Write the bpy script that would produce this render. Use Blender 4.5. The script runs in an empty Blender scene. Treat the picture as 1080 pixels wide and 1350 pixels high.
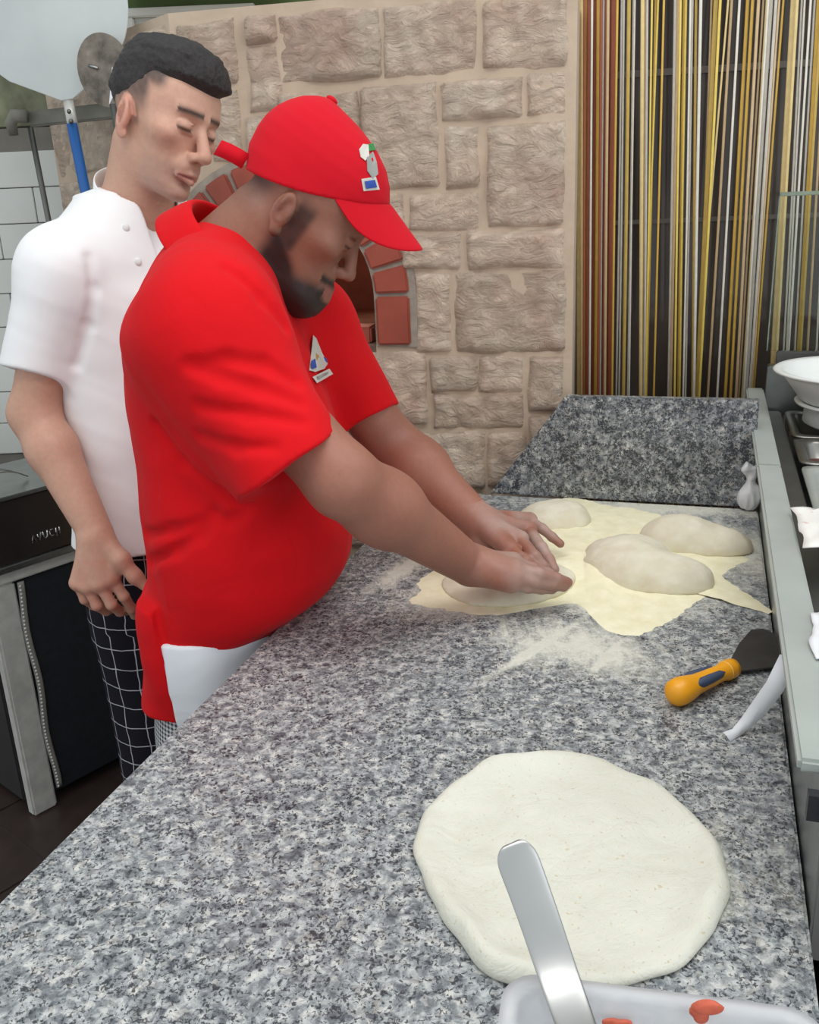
import bpy, bmesh, math, random
import numpy as np
from mathutils import Vector, Matrix
random.seed(4)
rng = np.random.RandomState(4)
SC = bpy.context.scene
COL = SC.collection

# ------------------------------------------------------------------ camera
FPX = 1200.0
PITCH, ROLL, CAMH = math.radians(18.5), math.radians(2.5), 1.46
_f = np.array([0, math.cos(PITCH), -math.sin(PITCH)])
_u0 = np.array([0, math.sin(PITCH), math.cos(PITCH)])
_R = math.cos(ROLL) * np.array([1., 0, 0]) - math.sin(ROLL) * _u0
_U = math.sin(ROLL) * np.array([1., 0, 0]) + math.cos(ROLL) * _u0
CAMP = np.array([0, 0, CAMH])
cd = bpy.data.cameras.new('camera'); cam = bpy.data.objects.new('camera', cd); COL.objects.link(cam)
cam.matrix_world = Matrix(((_R[0], _U[0], -_f[0], 0), (_R[1], _U[1], -_f[1], 0), (_R[2], _U[2], -_f[2], CAMH), (0, 0, 0, 1)))
cd.sensor_fit = 'VERTICAL'; cd.sensor_height = 24.0; cd.lens = 24.0 * FPX / 1350.0
cd.clip_start = 0.02
SC.camera = cam

# ------------------------------------------------------------------ world, light, exposure
wd = bpy.data.worlds.new('world'); SC.world = wd; wd.use_nodes = True
wd.node_tree.nodes['Background'].inputs[0].default_value = (0.90, 0.96, 1.0, 1)
wd.node_tree.nodes['Background'].inputs[1].default_value = 0.80
def area(name, loc, sx, sy, power, col=(1, 1, 1), target=None):
    l = bpy.data.lights.new(name, 'AREA'); l.shape = 'RECTANGLE'; l.size = sx; l.size_y = sy
    l.energy = power; l.color = col
    o = bpy.data.objects.new(name, l); COL.objects.link(o); o.location = loc
    if target is not None:
        o.rotation_euler = (Vector(target) - Vector(loc)).to_track_quat('-Z', 'Y').to_euler()
    return o
area('ceiling_light_panel', (-0.25, 0.55, 2.75), 1.3, 0.6, 12, (1, .985, .95))
area('ceiling_light_panel', (0.9, 1.0, 2.75), 0.6, 1.2, 7, (1, .985, .95))
area('shop_window_light', (2.2, -1.6, 2.0), 1.6, 1.6, 18, (.93, .97, 1), (0.0, 1.3, 1.1))
SC.view_settings.view_transform = 'Standard'; SC.view_settings.look = 'None'
SC.view_settings.exposure = 0.12; SC.view_settings.gamma = 1.0; SC.view_settings.use_curve_mapping = False

# ------------------------------------------------------------------ places
def ray(x, y): return _f + _R * (x - 540) / FPX - _U * (y - 675) / FPX
def G(x, y, z): d = ray(x, y); return CAMP + d * (z - CAMH) / d[2]
def Wy(x, y, Y): d = ray(x, y); return CAMP + d * Y / d[1]
def onplane(x, y, A, n): d = ray(x, y); return CAMP + d * (((A - CAMP) @ n) / (d @ n))
def nrm(v): v = np.asarray(v, float); return v / np.linalg.norm(v)
CA = math.radians(18.6)
CD = np.array([math.sin(CA), math.cos(CA), 0]); CV = np.array([math.cos(CA), -math.sin(CA), 0])
CO = np.array([-.095, 1.479, 0])
def K(u, v, z): return CO + CD * u + CV * v + np.array([0, 0, z])     # counter frame
ZC = .90

# ------------------------------------------------------------------ materials
MATS = {}
def srgb(r, g, b):
    f = lambda c: (c / 255 / 12.92) if c / 255 <= .04045 else ((c / 255 + .055) / 1.055) ** 2.4
    return (f(r), f(g), f(b), 1)
class NT:
    def __init__(s, name):
        s.m = bpy.data.materials.new(name); s.m.use_nodes = True; s.t = s.m.node_tree
        s.b = s.t.nodes['Principled BSDF']
    def n(s, typ, **kw):
        x = s.t.nodes.new(typ)
        for k, v in kw.items():
            if k.startswith('_'): setattr(x, k[1:], v)
            else: x.inputs[k].default_value = v
        return x
    def l(s, a, b): s.t.links.new(a, b)
    def coord(s, kind='Object'):
        return s.n('ShaderNodeTexCoord').outputs[kind]
    def noise(s, scale, detail=4, rough=.55, vec=None, dist=0):
        x = s.n('ShaderNodeTexNoise', Scale=scale, Detail=detail, Roughness=rough, Distortion=dist)
        s.l(vec if vec is not None else s.coord(), x.inputs['Vector']); return x
    def ramp(s, fac, stops, interp='LINEAR'):
        r = s.n('ShaderNodeValToRGB'); r.color_ramp.interpolation = interp
        e = r.color_ramp.elements
        while len(e) < len(stops): e.new(.5)
        for i, (p, c) in enumerate(stops): e[i].position = p; e[i].color = c if len(c) == 4 else (*c, 1)
        s.l(fac, r.inputs[0]); return r.outputs[0]
    def mix(s, fac, a, b, blend='MIX'):
        x = s.n('ShaderNodeMix', _data_type='RGBA', _blend_type=blend)
        for sock, v in ((x.inputs[0], fac), (x.inputs[6], a), (x.inputs[7], b)):
            if hasattr(v, 'links'): s.l(v, sock)
            else: sock.default_value = v
        return x.outputs[2]
    def math(s, op, a, b=0.0, c=None):
        x = s.n('ShaderNodeMath', _operation=op)
        for sock, v in zip(x.inputs, (a, b, c) if c is not None else (a, b)):
            if hasattr(v, 'links'): s.l(v, sock)
            else: sock.default_value = v
        return x.outputs[0]
    def bump(s, h, strength=.3, dist=.01, normal=None):
        x = s.n('ShaderNodeBump', Strength=strength, Distance=dist); s.l(h, x.inputs['Height'])
        if normal is not None: s.l(normal, x.inputs['Normal'])
        s.l(x.outputs[0], s.b.inputs['Normal']); return x.outputs[0]
    def base(s, c):
        if hasattr(c, 'links'): s.l(c, s.b.inputs['Base Color'])
        else: s.b.inputs['Base Color'].default_value = c
    def set(s, **kw):
        for k, v in kw.items(): s.b.inputs[k.replace('_', ' ')].default_value = v
def plain(name, c, rough=.5, metal=0, var=.12, scale=18, bump=0, bscale=60, **kw):
    if name in MATS: return MATS[name]
    t = NT(name); n = t.noise(scale, 5)
    lo = tuple(x * (1 - var) for x in c[:3]); hi = tuple(min(1, x * (1 + var)) for x in c[:3])
    t.base(t.ramp(n.outputs[0], [(.3, lo), (.7, hi)])); t.set(Roughness=rough, Metallic=metal)
    if bump: t.bump(t.noise(bscale, 4).outputs[0], bump, .004)
    for k, v in kw.items(): t.b.inputs[k.replace('_', ' ')].default_value = v
    MATS[name] = t.m; return t.m

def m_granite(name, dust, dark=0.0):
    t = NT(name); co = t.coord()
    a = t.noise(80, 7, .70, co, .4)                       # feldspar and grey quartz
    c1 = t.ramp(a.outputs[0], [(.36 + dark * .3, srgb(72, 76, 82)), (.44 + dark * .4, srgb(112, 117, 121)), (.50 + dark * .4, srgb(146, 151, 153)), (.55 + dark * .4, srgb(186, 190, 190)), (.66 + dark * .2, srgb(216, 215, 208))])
    w = t.noise(90, 2, .6, co)
    off = t.n('ShaderNodeVectorMath', _operation='SCALE'); off.inputs['Scale'].default_value = .008
    t.l(w.outputs['Color'], off.inputs[0])
    ad = t.n('ShaderNodeVectorMath', _operation='ADD'); t.l(co, ad.inputs[0]); t.l(off.outputs[0], ad.inputs[1])
    v1 = t.n('ShaderNodeTexVoronoi', Scale=150.0); t.l(ad.outputs[0], v1.inputs['Vector'])
    sep = t.n('ShaderNodeSeparateColor'); t.l(v1.outputs['Color'], sep.inputs[0])
    c1 = t.mix(.36, c1, t.ramp(sep.outputs[0], [(0, srgb(74, 78, 86)), (.4, srgb(134, 138, 140)), (.75, srgb(184, 187, 186)), (1, srgb(222, 214, 202))]))
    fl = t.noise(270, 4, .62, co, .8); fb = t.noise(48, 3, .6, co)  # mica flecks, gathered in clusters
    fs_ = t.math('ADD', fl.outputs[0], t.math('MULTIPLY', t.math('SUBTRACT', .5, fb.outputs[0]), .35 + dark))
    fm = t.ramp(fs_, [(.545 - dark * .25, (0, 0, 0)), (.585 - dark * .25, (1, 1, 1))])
    c2 = t.mix(t.math('MULTIPLY', fm, .88), c1, srgb(36, 39, 46))
    rgh = .28
    if dust:
        # worn-in flour: smears where the dough is worked
        acc = None
        for (x, y, rx, ry, rot, st) in dust:
            mp = t.n('ShaderNodeMapping', _vector_type='TEXTURE'); t.l(co, mp.inputs[0])
            mp.inputs['Location'].default_value = (x, y, 0); mp.inputs['Rotation'].default_value = (0, 0, rot)
            mp.inputs['Scale'].default_value = (rx, ry, 1000.0)
            ln = t.n('ShaderNodeVectorMath', _operation='LENGTH'); t.l(mp.outputs[0], ln.inputs[0])
            mm = t.math('MULTIPLY', t.math('SUBTRACT', 1.0, ln.outputs['Value']), st)
            mm.node.use_clamp = True
            acc = mm if acc is None else t.math('MAXIMUM', acc, mm)
        st = t.n('ShaderNodeMapping'); t.l(co, st.inputs[0]); st.inputs['Rotation'].default_value = (0, 0, .5); st.inputs['Scale'].default_value = (1.0, .35, 1)
        nz = t.noise(38, 8, .72, st.outputs[0], .6); nz2 = t.noise(300, 3, .7, co)
        mk = t.math('ADD', t.math('ADD', nz.outputs[0], t.math('MULTIPLY', nz2.outputs[0], .35)), t.math('SUBTRACT', t.math('MULTIPLY', acc, .62), .80))
        mk = t.math('MULTIPLY', mk, 3.2); mk.node.use_clamp = True
        c2 = t.mix(t.math('MULTIPLY', mk, .85), c2, srgb(222, 220, 205))
        r = t.n('ShaderNodeMapRange'); t.l(mk, r.inputs[0]); r.inputs[3].default_value = .28; r.inputs[4].default_value = .8
        t.l(r.outputs[0], t.b.inputs['Roughness'])
    else: t.set(Roughness=rgh)
    t.base(c2); t.b.inputs['Specular IOR Level'].default_value = .45
    return t.m

def m_stone():
    t = NT('rough_limestone'); co = t.coord('Generated'); ob = t.n('ShaderNodeObjectInfo')
    wc = t.n('ShaderNodeNewGeometry').outputs['Position']
    n1 = t.noise(7, 6, .6, wc); n2 = t.noise(28, 6, .65, wc)
    base = t.ramp(n1.outputs[0], [(.3, srgb(206, 180, 158)), (.5, srgb(226, 203, 181)), (.7, srgb(234, 216, 196))])
    pk = t.noise(4.2, 3, .5, wc)
    pf = t.ramp(pk.outputs[0], [(.54, (0, 0, 0)), (.68, (1, 1, 1))])
    base = t.mix(t.math('MULTIPLY', pf, .6), base, srgb(204, 156, 138))
    base = t.mix(.35, base, t.ramp(n2.outputs[0], [(.3, srgb(184, 158, 138)), (.7, srgb(240, 224, 204))]))
    rr = t.math('MULTIPLY_ADD', ob.outputs['Random'], .22, .90)
    hs = t.n('ShaderNodeHueSaturation'); t.l(base, hs.inputs['Color']); t.l(rr, hs.inputs['Value'])
    t.base(hs.outputs[0]); t.set(Roughness=.9)
    st = t.n('ShaderNodeMapping'); t.l(wc, st.inputs[0]); st.inputs['Scale'].default_value = (1, 1, 1.7); st.inputs['Rotation'].default_value = (.2, .5, .3)
    h = t.noise(26, 9, .68, st.outputs[0], 1.4)
    t.bump(h.outputs[0], .95, .024)
    return t.m

def m_attr(name, rough=.5, sss=0.0, bump=0.0, bscale=300, sheen=0, spec=.4):
    t = NT(name); a = t.n('ShaderNodeAttribute', _attribute_name='Col')
    n = t.noise(130, 4, .6); v = t.ramp(n.outputs[0], [(.3, (.93, .93, .93)), (.7, (1.05, 1.03, 1.03))])
    t.base(t.mix(1.0, a.outputs['Color'], v, 'MULTIPLY')); t.set(Roughness=rough)
    t.b.inputs['Specular IOR Level'].default_value = spec
    if sss:
        t.b.inputs['Subsurface Weight'].default_value = sss; t.b.inputs['Subsurface Scale'].default_value = .006
        t.b.inputs['Subsurface Radius'].default_value = (1, .35, .2)
    if bump: t.bump(t.noise(bscale, 3).outputs[0], bump, .002)
    return t.m

def m_cloth(name, c, var=.05, weave=900, wstr=.15, rough=.85, crease=.25, cscale=16):
    t = NT(name); co = t.coord()
    n = t.noise(9, 4, .5, co)
    t.base(t.ramp(n.outputs[0], [(.3, tuple(x * (1 - var) for x in c[:3])), (.7, tuple(min(1, x * (1 + var)) for x in c[:3]))]))
    t.set(Roughness=rough); t.b.inputs['Specular IOR Level'].default_value = .12
    t.b.inputs['Sheen Weight'].default_value = .03
    cr = t.noise(cscale, 3, .5, co, 1.2); wv = t.noise(weave, 2, .5, co)
    b1 = t.n('ShaderNodeBump', Strength=crease, Distance=.01); t.l(cr.outputs[0], b1.inputs['Height'])
    t.bump(wv.outputs[0], wstr, .001, b1.outputs[0])
    return t.m

def m_check(name, bg, line, cell, width, gingham=False):
    """woven check laid in the cloth's own u/v (metres round the leg, metres up)"""
    t = NT(name); a = t.n('ShaderNodeAttribute', _attribute_name='cuv')
    s = t.n('ShaderNodeSeparateXYZ'); t.l(a.outputs['Vector'], s.inputs[0])
    nz = t.noise(20, 2, .5)
    out = []
    for k in (0, 1):
        x = t.math('ADD', s.outputs[k], t.math('MULTIPLY', nz.outputs[0], .012 if not gingham else .001))
        f = t.math('FRACT', t.math('DIVIDE', x, cell))
        out.append(t.math('LESS_THAN', f, width))
    m = t.math('MAXIMUM', out[0], out[1])
    if gingham:
        m = t.math('MULTIPLY', t.math('ADD', out[0], out[1]), .5)
    t.base(t.mix(m, bg, line)); t.set(Roughness=.9); t.b.inputs['Specular IOR Level'].default_value = .15
    t.bump(t.noise(14, 3, .5, None, 1.0).outputs[0], .3, .012)
    return t.m

M_STONE = m_stone()
M_MORTAR = plain('pale_mortar', srgb(190, 171, 150), .95, var=.1, scale=12, bump=.4, bscale=60)
M_BRICK = plain('glazed_red_brick', srgb(148, 72, 56), .45, var=.22, scale=9, bump=.15, bscale=80)
M_GROUT = plain('grey_brick_mortar', srgb(150, 140, 128), .9, var=.2, scale=40, bump=.4)
M_SOOT = plain('oven_chamber', srgb(128, 80, 66), .8, var=.3, scale=8, bump=.2)
M_STEEL = plain('brushed_steel', srgb(168, 172, 170), .34, 1.0, var=.1, scale=30)
M_STEELD = plain('dull_stainless', srgb(120, 120, 116), .38, .9, var=.15, scale=20)
M_RAIL = plain('grey_rail_enamel', srgb(172, 178, 172), .42, .15, var=.06, scale=14)
M_WHITEP = plain('white_plastic', srgb(232, 234, 230), .35, var=.03)
M_TILE = plain('white_wall_tile', srgb(214, 216, 210), .3, var=.05, scale=6)
M_GREEN = plain('green_wall_paint', srgb(84, 104, 56), .7, var=.15, scale=7)
M_FLOORT = plain('dark_brown_floor_tile', srgb(62, 50, 46), .35, var=.25, scale=14)
M_FLOORG = plain('floor_grout', srgb(84, 74, 68), .9)
M_BLACK = plain('black_plastic', srgb(28, 30, 34), .4)

# ------------------------------------------------------------------ mesh helpers
def mesh(name, verts, faces, mat=None, parent=None, smooth=True):
    me = bpy.data.meshes.new(name); me.from_pydata([tuple(map(float, v)) for v in verts], [], [tuple(f) for f in faces]); me.update()
    return link(name, me, mat, parent, smooth)
def link(name, me, mat=None, parent=None, smooth=True):
    o = bpy.data.objects.new(name, me); COL.objects.link(o)
    if mat: me.materials.append(mat)
    if smooth and len(me.polygons): me.polygons.foreach_set('use_smooth', [True] * len(me.polygons))
    if parent is not None: o.parent = parent
    return o
def empty(name, loc=(0, 0, 0)):
    o = bpy.data.objects.new(name, None); COL.objects.link(o); o.empty_display_size = .05
    return o
def tag(o, label=None, cat=None, group=None, kind=None):
    for k, v in (('label', label), ('category', cat), ('group', group), ('kind', kind)):
        if v: o[k] = v
    return o
def bm_obj(name, bm, mat, parent=None, smooth=False):
    me = bpy.data.meshes.new(name); bm.normal_update(); bm.to_mesh(me); bm.free()
    return link(name, me, mat, parent, smooth)
def prism(name, poly, ax, mat, parent=None, bev=0.0, seg=2, smooth=False):
    """closed polygon (3D points in one plane) pushed along ax"""
    bm = bmesh.new(); ax = Vector(ax)
    a = [bm.verts.new(tuple(map(float, p))) for p in poly]; b = [bm.verts.new(Vector(tuple(map(float, p))) + ax) for p in poly]
    n = len(a); bm.faces.new(a[::-1]); bm.faces.new(b)
    for i in range(n): bm.faces.new((a[i], a[(i + 1) % n], b[(i + 1) % n], b[i]))
    bmesh.ops.recalc_face_normals(bm, faces=bm.faces)
    if bev: bmesh.ops.bevel(bm, geom=list(bm.edges), offset=bev, segments=seg, affect='EDGES', clamp_overlap=True)
    return bm_obj(name, bm, mat, parent, smooth)
def kbox(name, u0, u1, v0, v1, z0, z1, mat, parent=None, bev=.002):
    return prism(name, [K(u0, v0, z0), K(u1, v0, z0), K(u1, v1, z0), K(u0, v1, z0)], (0, 0, z1 - z0), mat, parent, bev)
def wbox(name, lo, hi, mat, parent=None, bev=.002, M=None, o=(0, 0, 0)):
    P = [(lo[0], lo[1], lo[2]), (hi[0], lo[1], lo[2]), (hi[0], hi[1], lo[2]), (lo[0], hi[1], lo[2])]
    ax = np.array([0, 0, hi[2] - lo[2]])
    if M is not None: P = [np.asarray(o) + M @ np.array(p) for p in P]; ax = M @ ax
    return prism(name, P, ax, mat, parent, bev)
def tube(name, pts, rad, mat, parent=None, seg=10, closed=False, flat=None):
    pts = [np.array(p, float) for p in pts]; n = len(pts)
    rad = [rad] * n if np.isscalar(rad) else rad
    V, Fc = [], []
    t0 = nrm(pts[1] - pts[0]); ref = np.array([0, 0, 1.]) if abs(t0[2]) < .9 else np.array([1., 0, 0])
    for i in range(n):
        t = nrm(pts[min(i + 1, n - 1)] - pts[max(i - 1, 0)])
        a = nrm(np.cross(t, ref)); b = np.cross(a, t)
        if flat is not None: a, b = nrm(np.cross(t, flat)), nrm(np.asarray(flat, float))
        rx, ry = rad[i] if not np.isscalar(rad[i]) else (rad[i], rad[i])
        for k in range(seg):
            th = 2 * math.pi * k / seg; V.append(pts[i] + a * rx * math.cos(th) + b * ry * math.sin(th))
    for i in range(n - 1):
        for k in range(seg): Fc.append((i * seg + k, i * seg + (k + 1) % seg, (i + 1) * seg + (k + 1) % seg, (i + 1) * seg + k))
    Fc.append(tuple(range(seg))[::-1]); Fc.append(tuple((n - 1) * seg + k for k in range(seg)))
    return mesh(name, V, Fc, mat, parent)
def lathe(name, prof, mat, parent=None, o=(0, 0, 0), M=None, seg=40, sx=1, sy=1, close=True):
    """prof: (r, z) list; closed when first and last r are 0"""
    V, Fc = [], []; M = np.eye(3) if M is None else M; n = len(prof)
    for (r, z) in prof:
        for k in range(seg):
            th = 2 * math.pi * k / seg; V.append(np.asarray(o) + M @ np.array([r * sx * math.cos(th), r * sy * math.sin(th), z]))
    for i in range(n - 1):
        for k in range(seg): Fc.append((i * seg + k, i * seg + (k + 1) % seg, (i + 1) * seg + (k + 1) % seg, (i + 1) * seg + k))
    if close: Fc.append(tuple(range(seg))[::-1]); Fc.append(tuple((n - 1) * seg + k for k in range(seg)))
    return mesh(name, V, Fc, mat, parent)
def wob(P, s, seed=0, n=7):
    """cheap smooth 3-D noise, about -1..1"""
    r = np.random.RandomState(seed); P = np.asarray(P, dtype=np.float32); out = np.zeros(P.shape[:-1], np.float32)
    for i in range(n):
        k = r.normal(size=3).astype(np.float32) * s; k2 = r.normal(size=3).astype(np.float32) * s * .7
        out += np.sin(P @ k + r.rand() * 6.28 + 1.3 * np.sin(P @ k2 + r.rand() * 6.28))
    return out / math.sqrt(n) * .8

# ------------------------------------------------------------------ implicit bodies: smooth unions meshed by surface nets
def smin(a, b, k):
    if k <= 0: return np.minimum(a, b)
    h = np.maximum(k - np.abs(a - b), 0) / k
    return np.minimum(a, b) - h * h * (k * .25)
def smax(a, b, k): return -smin(-a, -b, k)
def dense(zs, vals, n=160, blur=9):
    z = np.linspace(zs[0], zs[-1], n); v = np.interp(z, zs, vals)
    if blur > 1:
        ker = np.hanning(blur + 2)[1:-1]; ker /= ker.sum()
        p = np.pad(v, blur // 2, mode='reflect', reflect_type='odd'); v = np.convolve(p, ker, 'valid')[:n]
    return z, v
class Field:
    def __init__(s): s.ops = []; s.M = np.eye(3, dtype=np.float32); s.o = np.zeros(3, np.float32); s.s = 1.0
    def frame(s, o, M, sc=1.0): s.o = np.asarray(o, np.float32); s.M = np.asarray(M, np.float32); s.s = sc; return s
    def world(s): return s.frame((0, 0, 0), np.eye(3))
    def _add(s, op, f, c, R, k):
        o, M, sc = s.o, s.M, s.s
        if R is not None: c = o + M @ (np.asarray(c, np.float32) * sc); R = R * sc
        g = lambda P: f(((P - o) @ M) / np.float32(sc)) * np.float32(sc)
        s.ops.append((op, g, c, R, k * sc)); return s
    def cone(s, a, b, ra, rb, k=.01, op='u'):
        a = np.asarray(a, np.float32); b = np.asarray(b, np.float32); ab = b - a; L2 = float(ab @ ab) + 1e-12
        def f(P):
            t = np.clip(((P - a) @ ab) / L2, 0, 1)
            q = P - a - t[..., None] * ab
            return np.sqrt((q * q).sum(-1)) - (ra + t * (rb - ra))
        return s._add(op, f, (a + b) / 2, math.sqrt(L2) / 2 + max(ra, rb), k)
    def sleeve(s, a, b, ra, rb, hp, hn, k=.03):
        """a tapering sleeve running past b, cut square at the hem"""
        a = np.asarray(a, np.float32); b = np.asarray(b, np.float32); b2 = b + (b - a) * np.float32(.35); rb2 = rb + (rb - ra) * .35
        ab = b2 - a; L2 = float(ab @ ab); hp = np.asarray(hp, np.float32); hn = np.asarray(hn, np.float32)
        def f(P):
            t = np.clip(((P - a) @ ab) / L2, 0, 1); q = P - a - t[..., None] * ab
            d = np.sqrt((q * q).sum(-1)) - (ra + t * (rb2 - ra)); return smax(d, (P - hp) @ hn, .004)
        return s._add('u', f, (a + b2) / 2, math.sqrt(L2) / 2 + max(ra, rb), k)
    def chain(s, pts, rs, k=.004, op='u'):
        for i in range(len(pts) - 1): s.cone(pts[i], pts[i + 1], rs[i], rs[i + 1], k, op)
        return s
    def ell(s, c, r, k=.01, op='u', rot=None):
        c = np.asarray(c, np.float32); r = np.asarray(r, np.float32); Q = np.eye(3, dtype=np.float32) if rot is None else np.asarray(rot, np.float32)
        def f(P):
            q = (P - c) @ Q; k0 = np.sqrt(((q / r) ** 2).sum(-1)); k1 = np.sqrt(((q / (r * r)) ** 2).sum(-1)) + 1e-9
            return np.where(k0 < .05, -r.min(), k0 * (k0 - 1) / k1)
        return s._add(op, f, c, float(r.max()), k)
    def box(s, c, h, rr=.004, k=.01, op='u', rot=None):
        c = np.asarray(c, np.float32); h = np.asarray(h, np.float32) - rr; Q = np.eye(3, dtype=np.float32) if rot is None else np.asarray(rot, np.float32)
        def f(P):
            q = np.abs((P - c) @ Q) - h
            return np.sqrt((np.maximum(q, 0) ** 2).sum(-1)) + np.minimum(q.max(-1), 0) - rr
        return s._add(op, f, c, float(np.linalg.norm(h + rr)), k)
    def loft(s, zs, front, back, hw, k=.01, op='u', n=2.0, capk=.02, blur=13, cx=None):
        z, fr = dense(zs, front, blur=blur); _, bk = dense(zs, back, blur=blur); _, w = dense(zs, hw, blur=blur)
        cxx = dense(zs, cx, blur=blur)[1] if cx is not None else np.zeros_like(z)
        z0, z1 = float(zs[0]), float(zs[-1])
        def f(P):
            Z = P[..., 2]; F_ = np.interp(Z, z, fr).astype(np.float32); B = np.interp(Z, z, bk).astype(np.float32); H = np.interp(Z, z, w).astype(np.float32)
            X0 = np.interp(Z, z, cxx).astype(np.float32)
            cy = (F_ + B) / 2; ry = (F_ - B) / 2
            u = np.abs(P[..., 0] - X0) / H; v = np.abs(P[..., 1] - cy) / ry
            rho = (u ** n + v ** n) ** (1.0 / n)
            d = (rho - 1) * np.minimum(H, ry)
            return smax(d, np.maximum(z0 - Z, Z - z1), capk)
        c = (0, float(fr.mean() + bk.mean()) / 2, (z0 + z1) / 2)
        R = math.hypot((z1 - z0) / 2, max(w.max(), np.abs(fr).max(), np.abs(bk).max())) + .05
        return s._add(op, f, c, R, k)
    def plane(s, p, n, k=.003):
        """keep the side the normal points away from"""
        p = np.asarray(p, np.float32); n = nrm(n).astype(np.float32)
        return s._add('i', lambda P: (P - p) @ n, None, None, k)
    def func(s, f, k=.003): return s._add('i', f, None, None, k)
    def disp(s, f): s.ops.append(('d', f, None, None, 0)); return s
    def ev(s, P, c=None, hd=0):
        P = np.asarray(P, np.float32); d = np.full(P.shape[:-1], 1.0, np.float32)
        for op, g, cc, R, k in s.ops:
            if c is not None and R is not None and np.linalg.norm(c - cc) > R + hd + k + .012: continue
            if op == 'd': d = d + g(P); continue
            v = g(P)
            if op == 'u': d = smin(d, v, k)
            elif op == 's': d = smax(d, -v, k)
            else: d = smax(d, v, k)
        return d
    def hit(s, x, y, t0=.5, t1=3.0):
        d = ray(x, y); t = t0
        for i in range(200):
            v = float(s.ev((CAMP + d * t)[None])[0])
            if v < .0008: return CAMP + d * t
            t += v * .7
            if t > t1: break
        return None
    def nets(s, lo, hi, h, N=16):
        lo = np.asarray(lo, float); hi = np.asarray(hi, float); nb = np.ceil((hi - lo) / (h * N)).astype(int)
        hd = h * N * math.sqrt(3) / 2
        gi = np.stack(np.meshgrid(*[np.arange(n) for n in nb], indexing='ij'), -1).reshape(-1, 3)
        cen = lo + (gi + .5) * h * N
        dc = np.concatenate([s.ev(cen[i:i + 40000]) for i in range(0, len(cen), 40000)])
        act = gi[np.abs(dc) < hd * 1.25 + .012]
        ar = np.arange(N + 1); I = np.stack(np.meshgrid(ar, ar, ar, indexing='ij'), -1)
        BIG = np.int64(1 << 20)
        key = lambda q: (q[:, 0].astype(np.int64) * BIG + q[:, 1]) * BIG + q[:, 2]
        CK, CP, EB, EA, ES = [], [], [], [], []
        corners = [(i, j, k) for i in (0, 1) for j in (0, 1) for k in (0, 1)]
        edges = [(a, b) for ai, a in enumerate(corners) for b in corners[ai + 1:] if sum(abs(x - y) for x, y in zip(a, b)) == 1]
        for b in act:
            base = b * N; P = lo + (I + base) * h
            cb = lo + (b + .5) * N * h
            D = s.ev(P, cb, hd); sg = D < 0
            if sg.all() or not sg.any(): continue
            S = np.zeros((N, N, N), int)
            for (i, j, k) in corners: S += sg[i:N + i, j:N + j, k:N + k]
            ci = np.argwhere((S > 0) & (S < 8))
            if len(ci):
                acc = np.zeros((len(ci), 3)); cnt = np.zeros(len(ci))
                for a, c in edges:
                    da = D[tuple((ci + a).T)]; db = D[tuple((ci + c).T)]; m = (da < 0) != (db < 0)
                    t = np.where(m, da / np.where(m, da - db, 1), 0)
                    acc += m[:, None] * (np.array(a) + t[:, None] * (np.array(c) - np.array(a))); cnt += m
                CK.append(ci + base); CP.append(lo + (ci + base + acc / cnt[:, None]) * h)
            for ax in range(3):
                sl0 = [slice(0, N)] * 3; sl1 = [slice(0, N)] * 3; sl1[ax] = slice(1, N + 1)
                A = sg[tuple(sl0)]; B = sg[tuple(sl1)]; e = np.argwhere(A != B)
                if len(e): EB.append(e + base); EA.append(np.full(len(e), ax)); ES.append(A[tuple(e.T)])
        CK = np.concatenate(CK); CP = np.concatenate(CP); EB = np.concatenate(EB); EA = np.concatenate(EA); ES = np.concatenate(ES)
        kk = key(CK); o = np.argsort(kk); kk = kk[o]; CP = CP[o]
        Q = np.zeros((len(EB), 4), int); ok = np.ones(len(EB), bool)
        for ax in range(3):
            m = EA == ax; u, v = (ax + 1) % 3, (ax + 2) % 3
            for j, (du, dv) in enumerate(((0, 0), (-1, 0), (-1, -1), (0, -1))):
                q = EB[m].copy(); q[:, u] += du; q[:, v] += dv
                kq = key(q); idx = np.clip(np.searchsorted(kk, kq), 0, len(kk) - 1)
                good = kk[idx] == kq; Q[m, j] = idx; okm = ok[m]; okm &= good; ok[m] = okm
        Q[~ES] = Q[~ES][:, ::-1]
        return CP, Q[ok]
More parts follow.
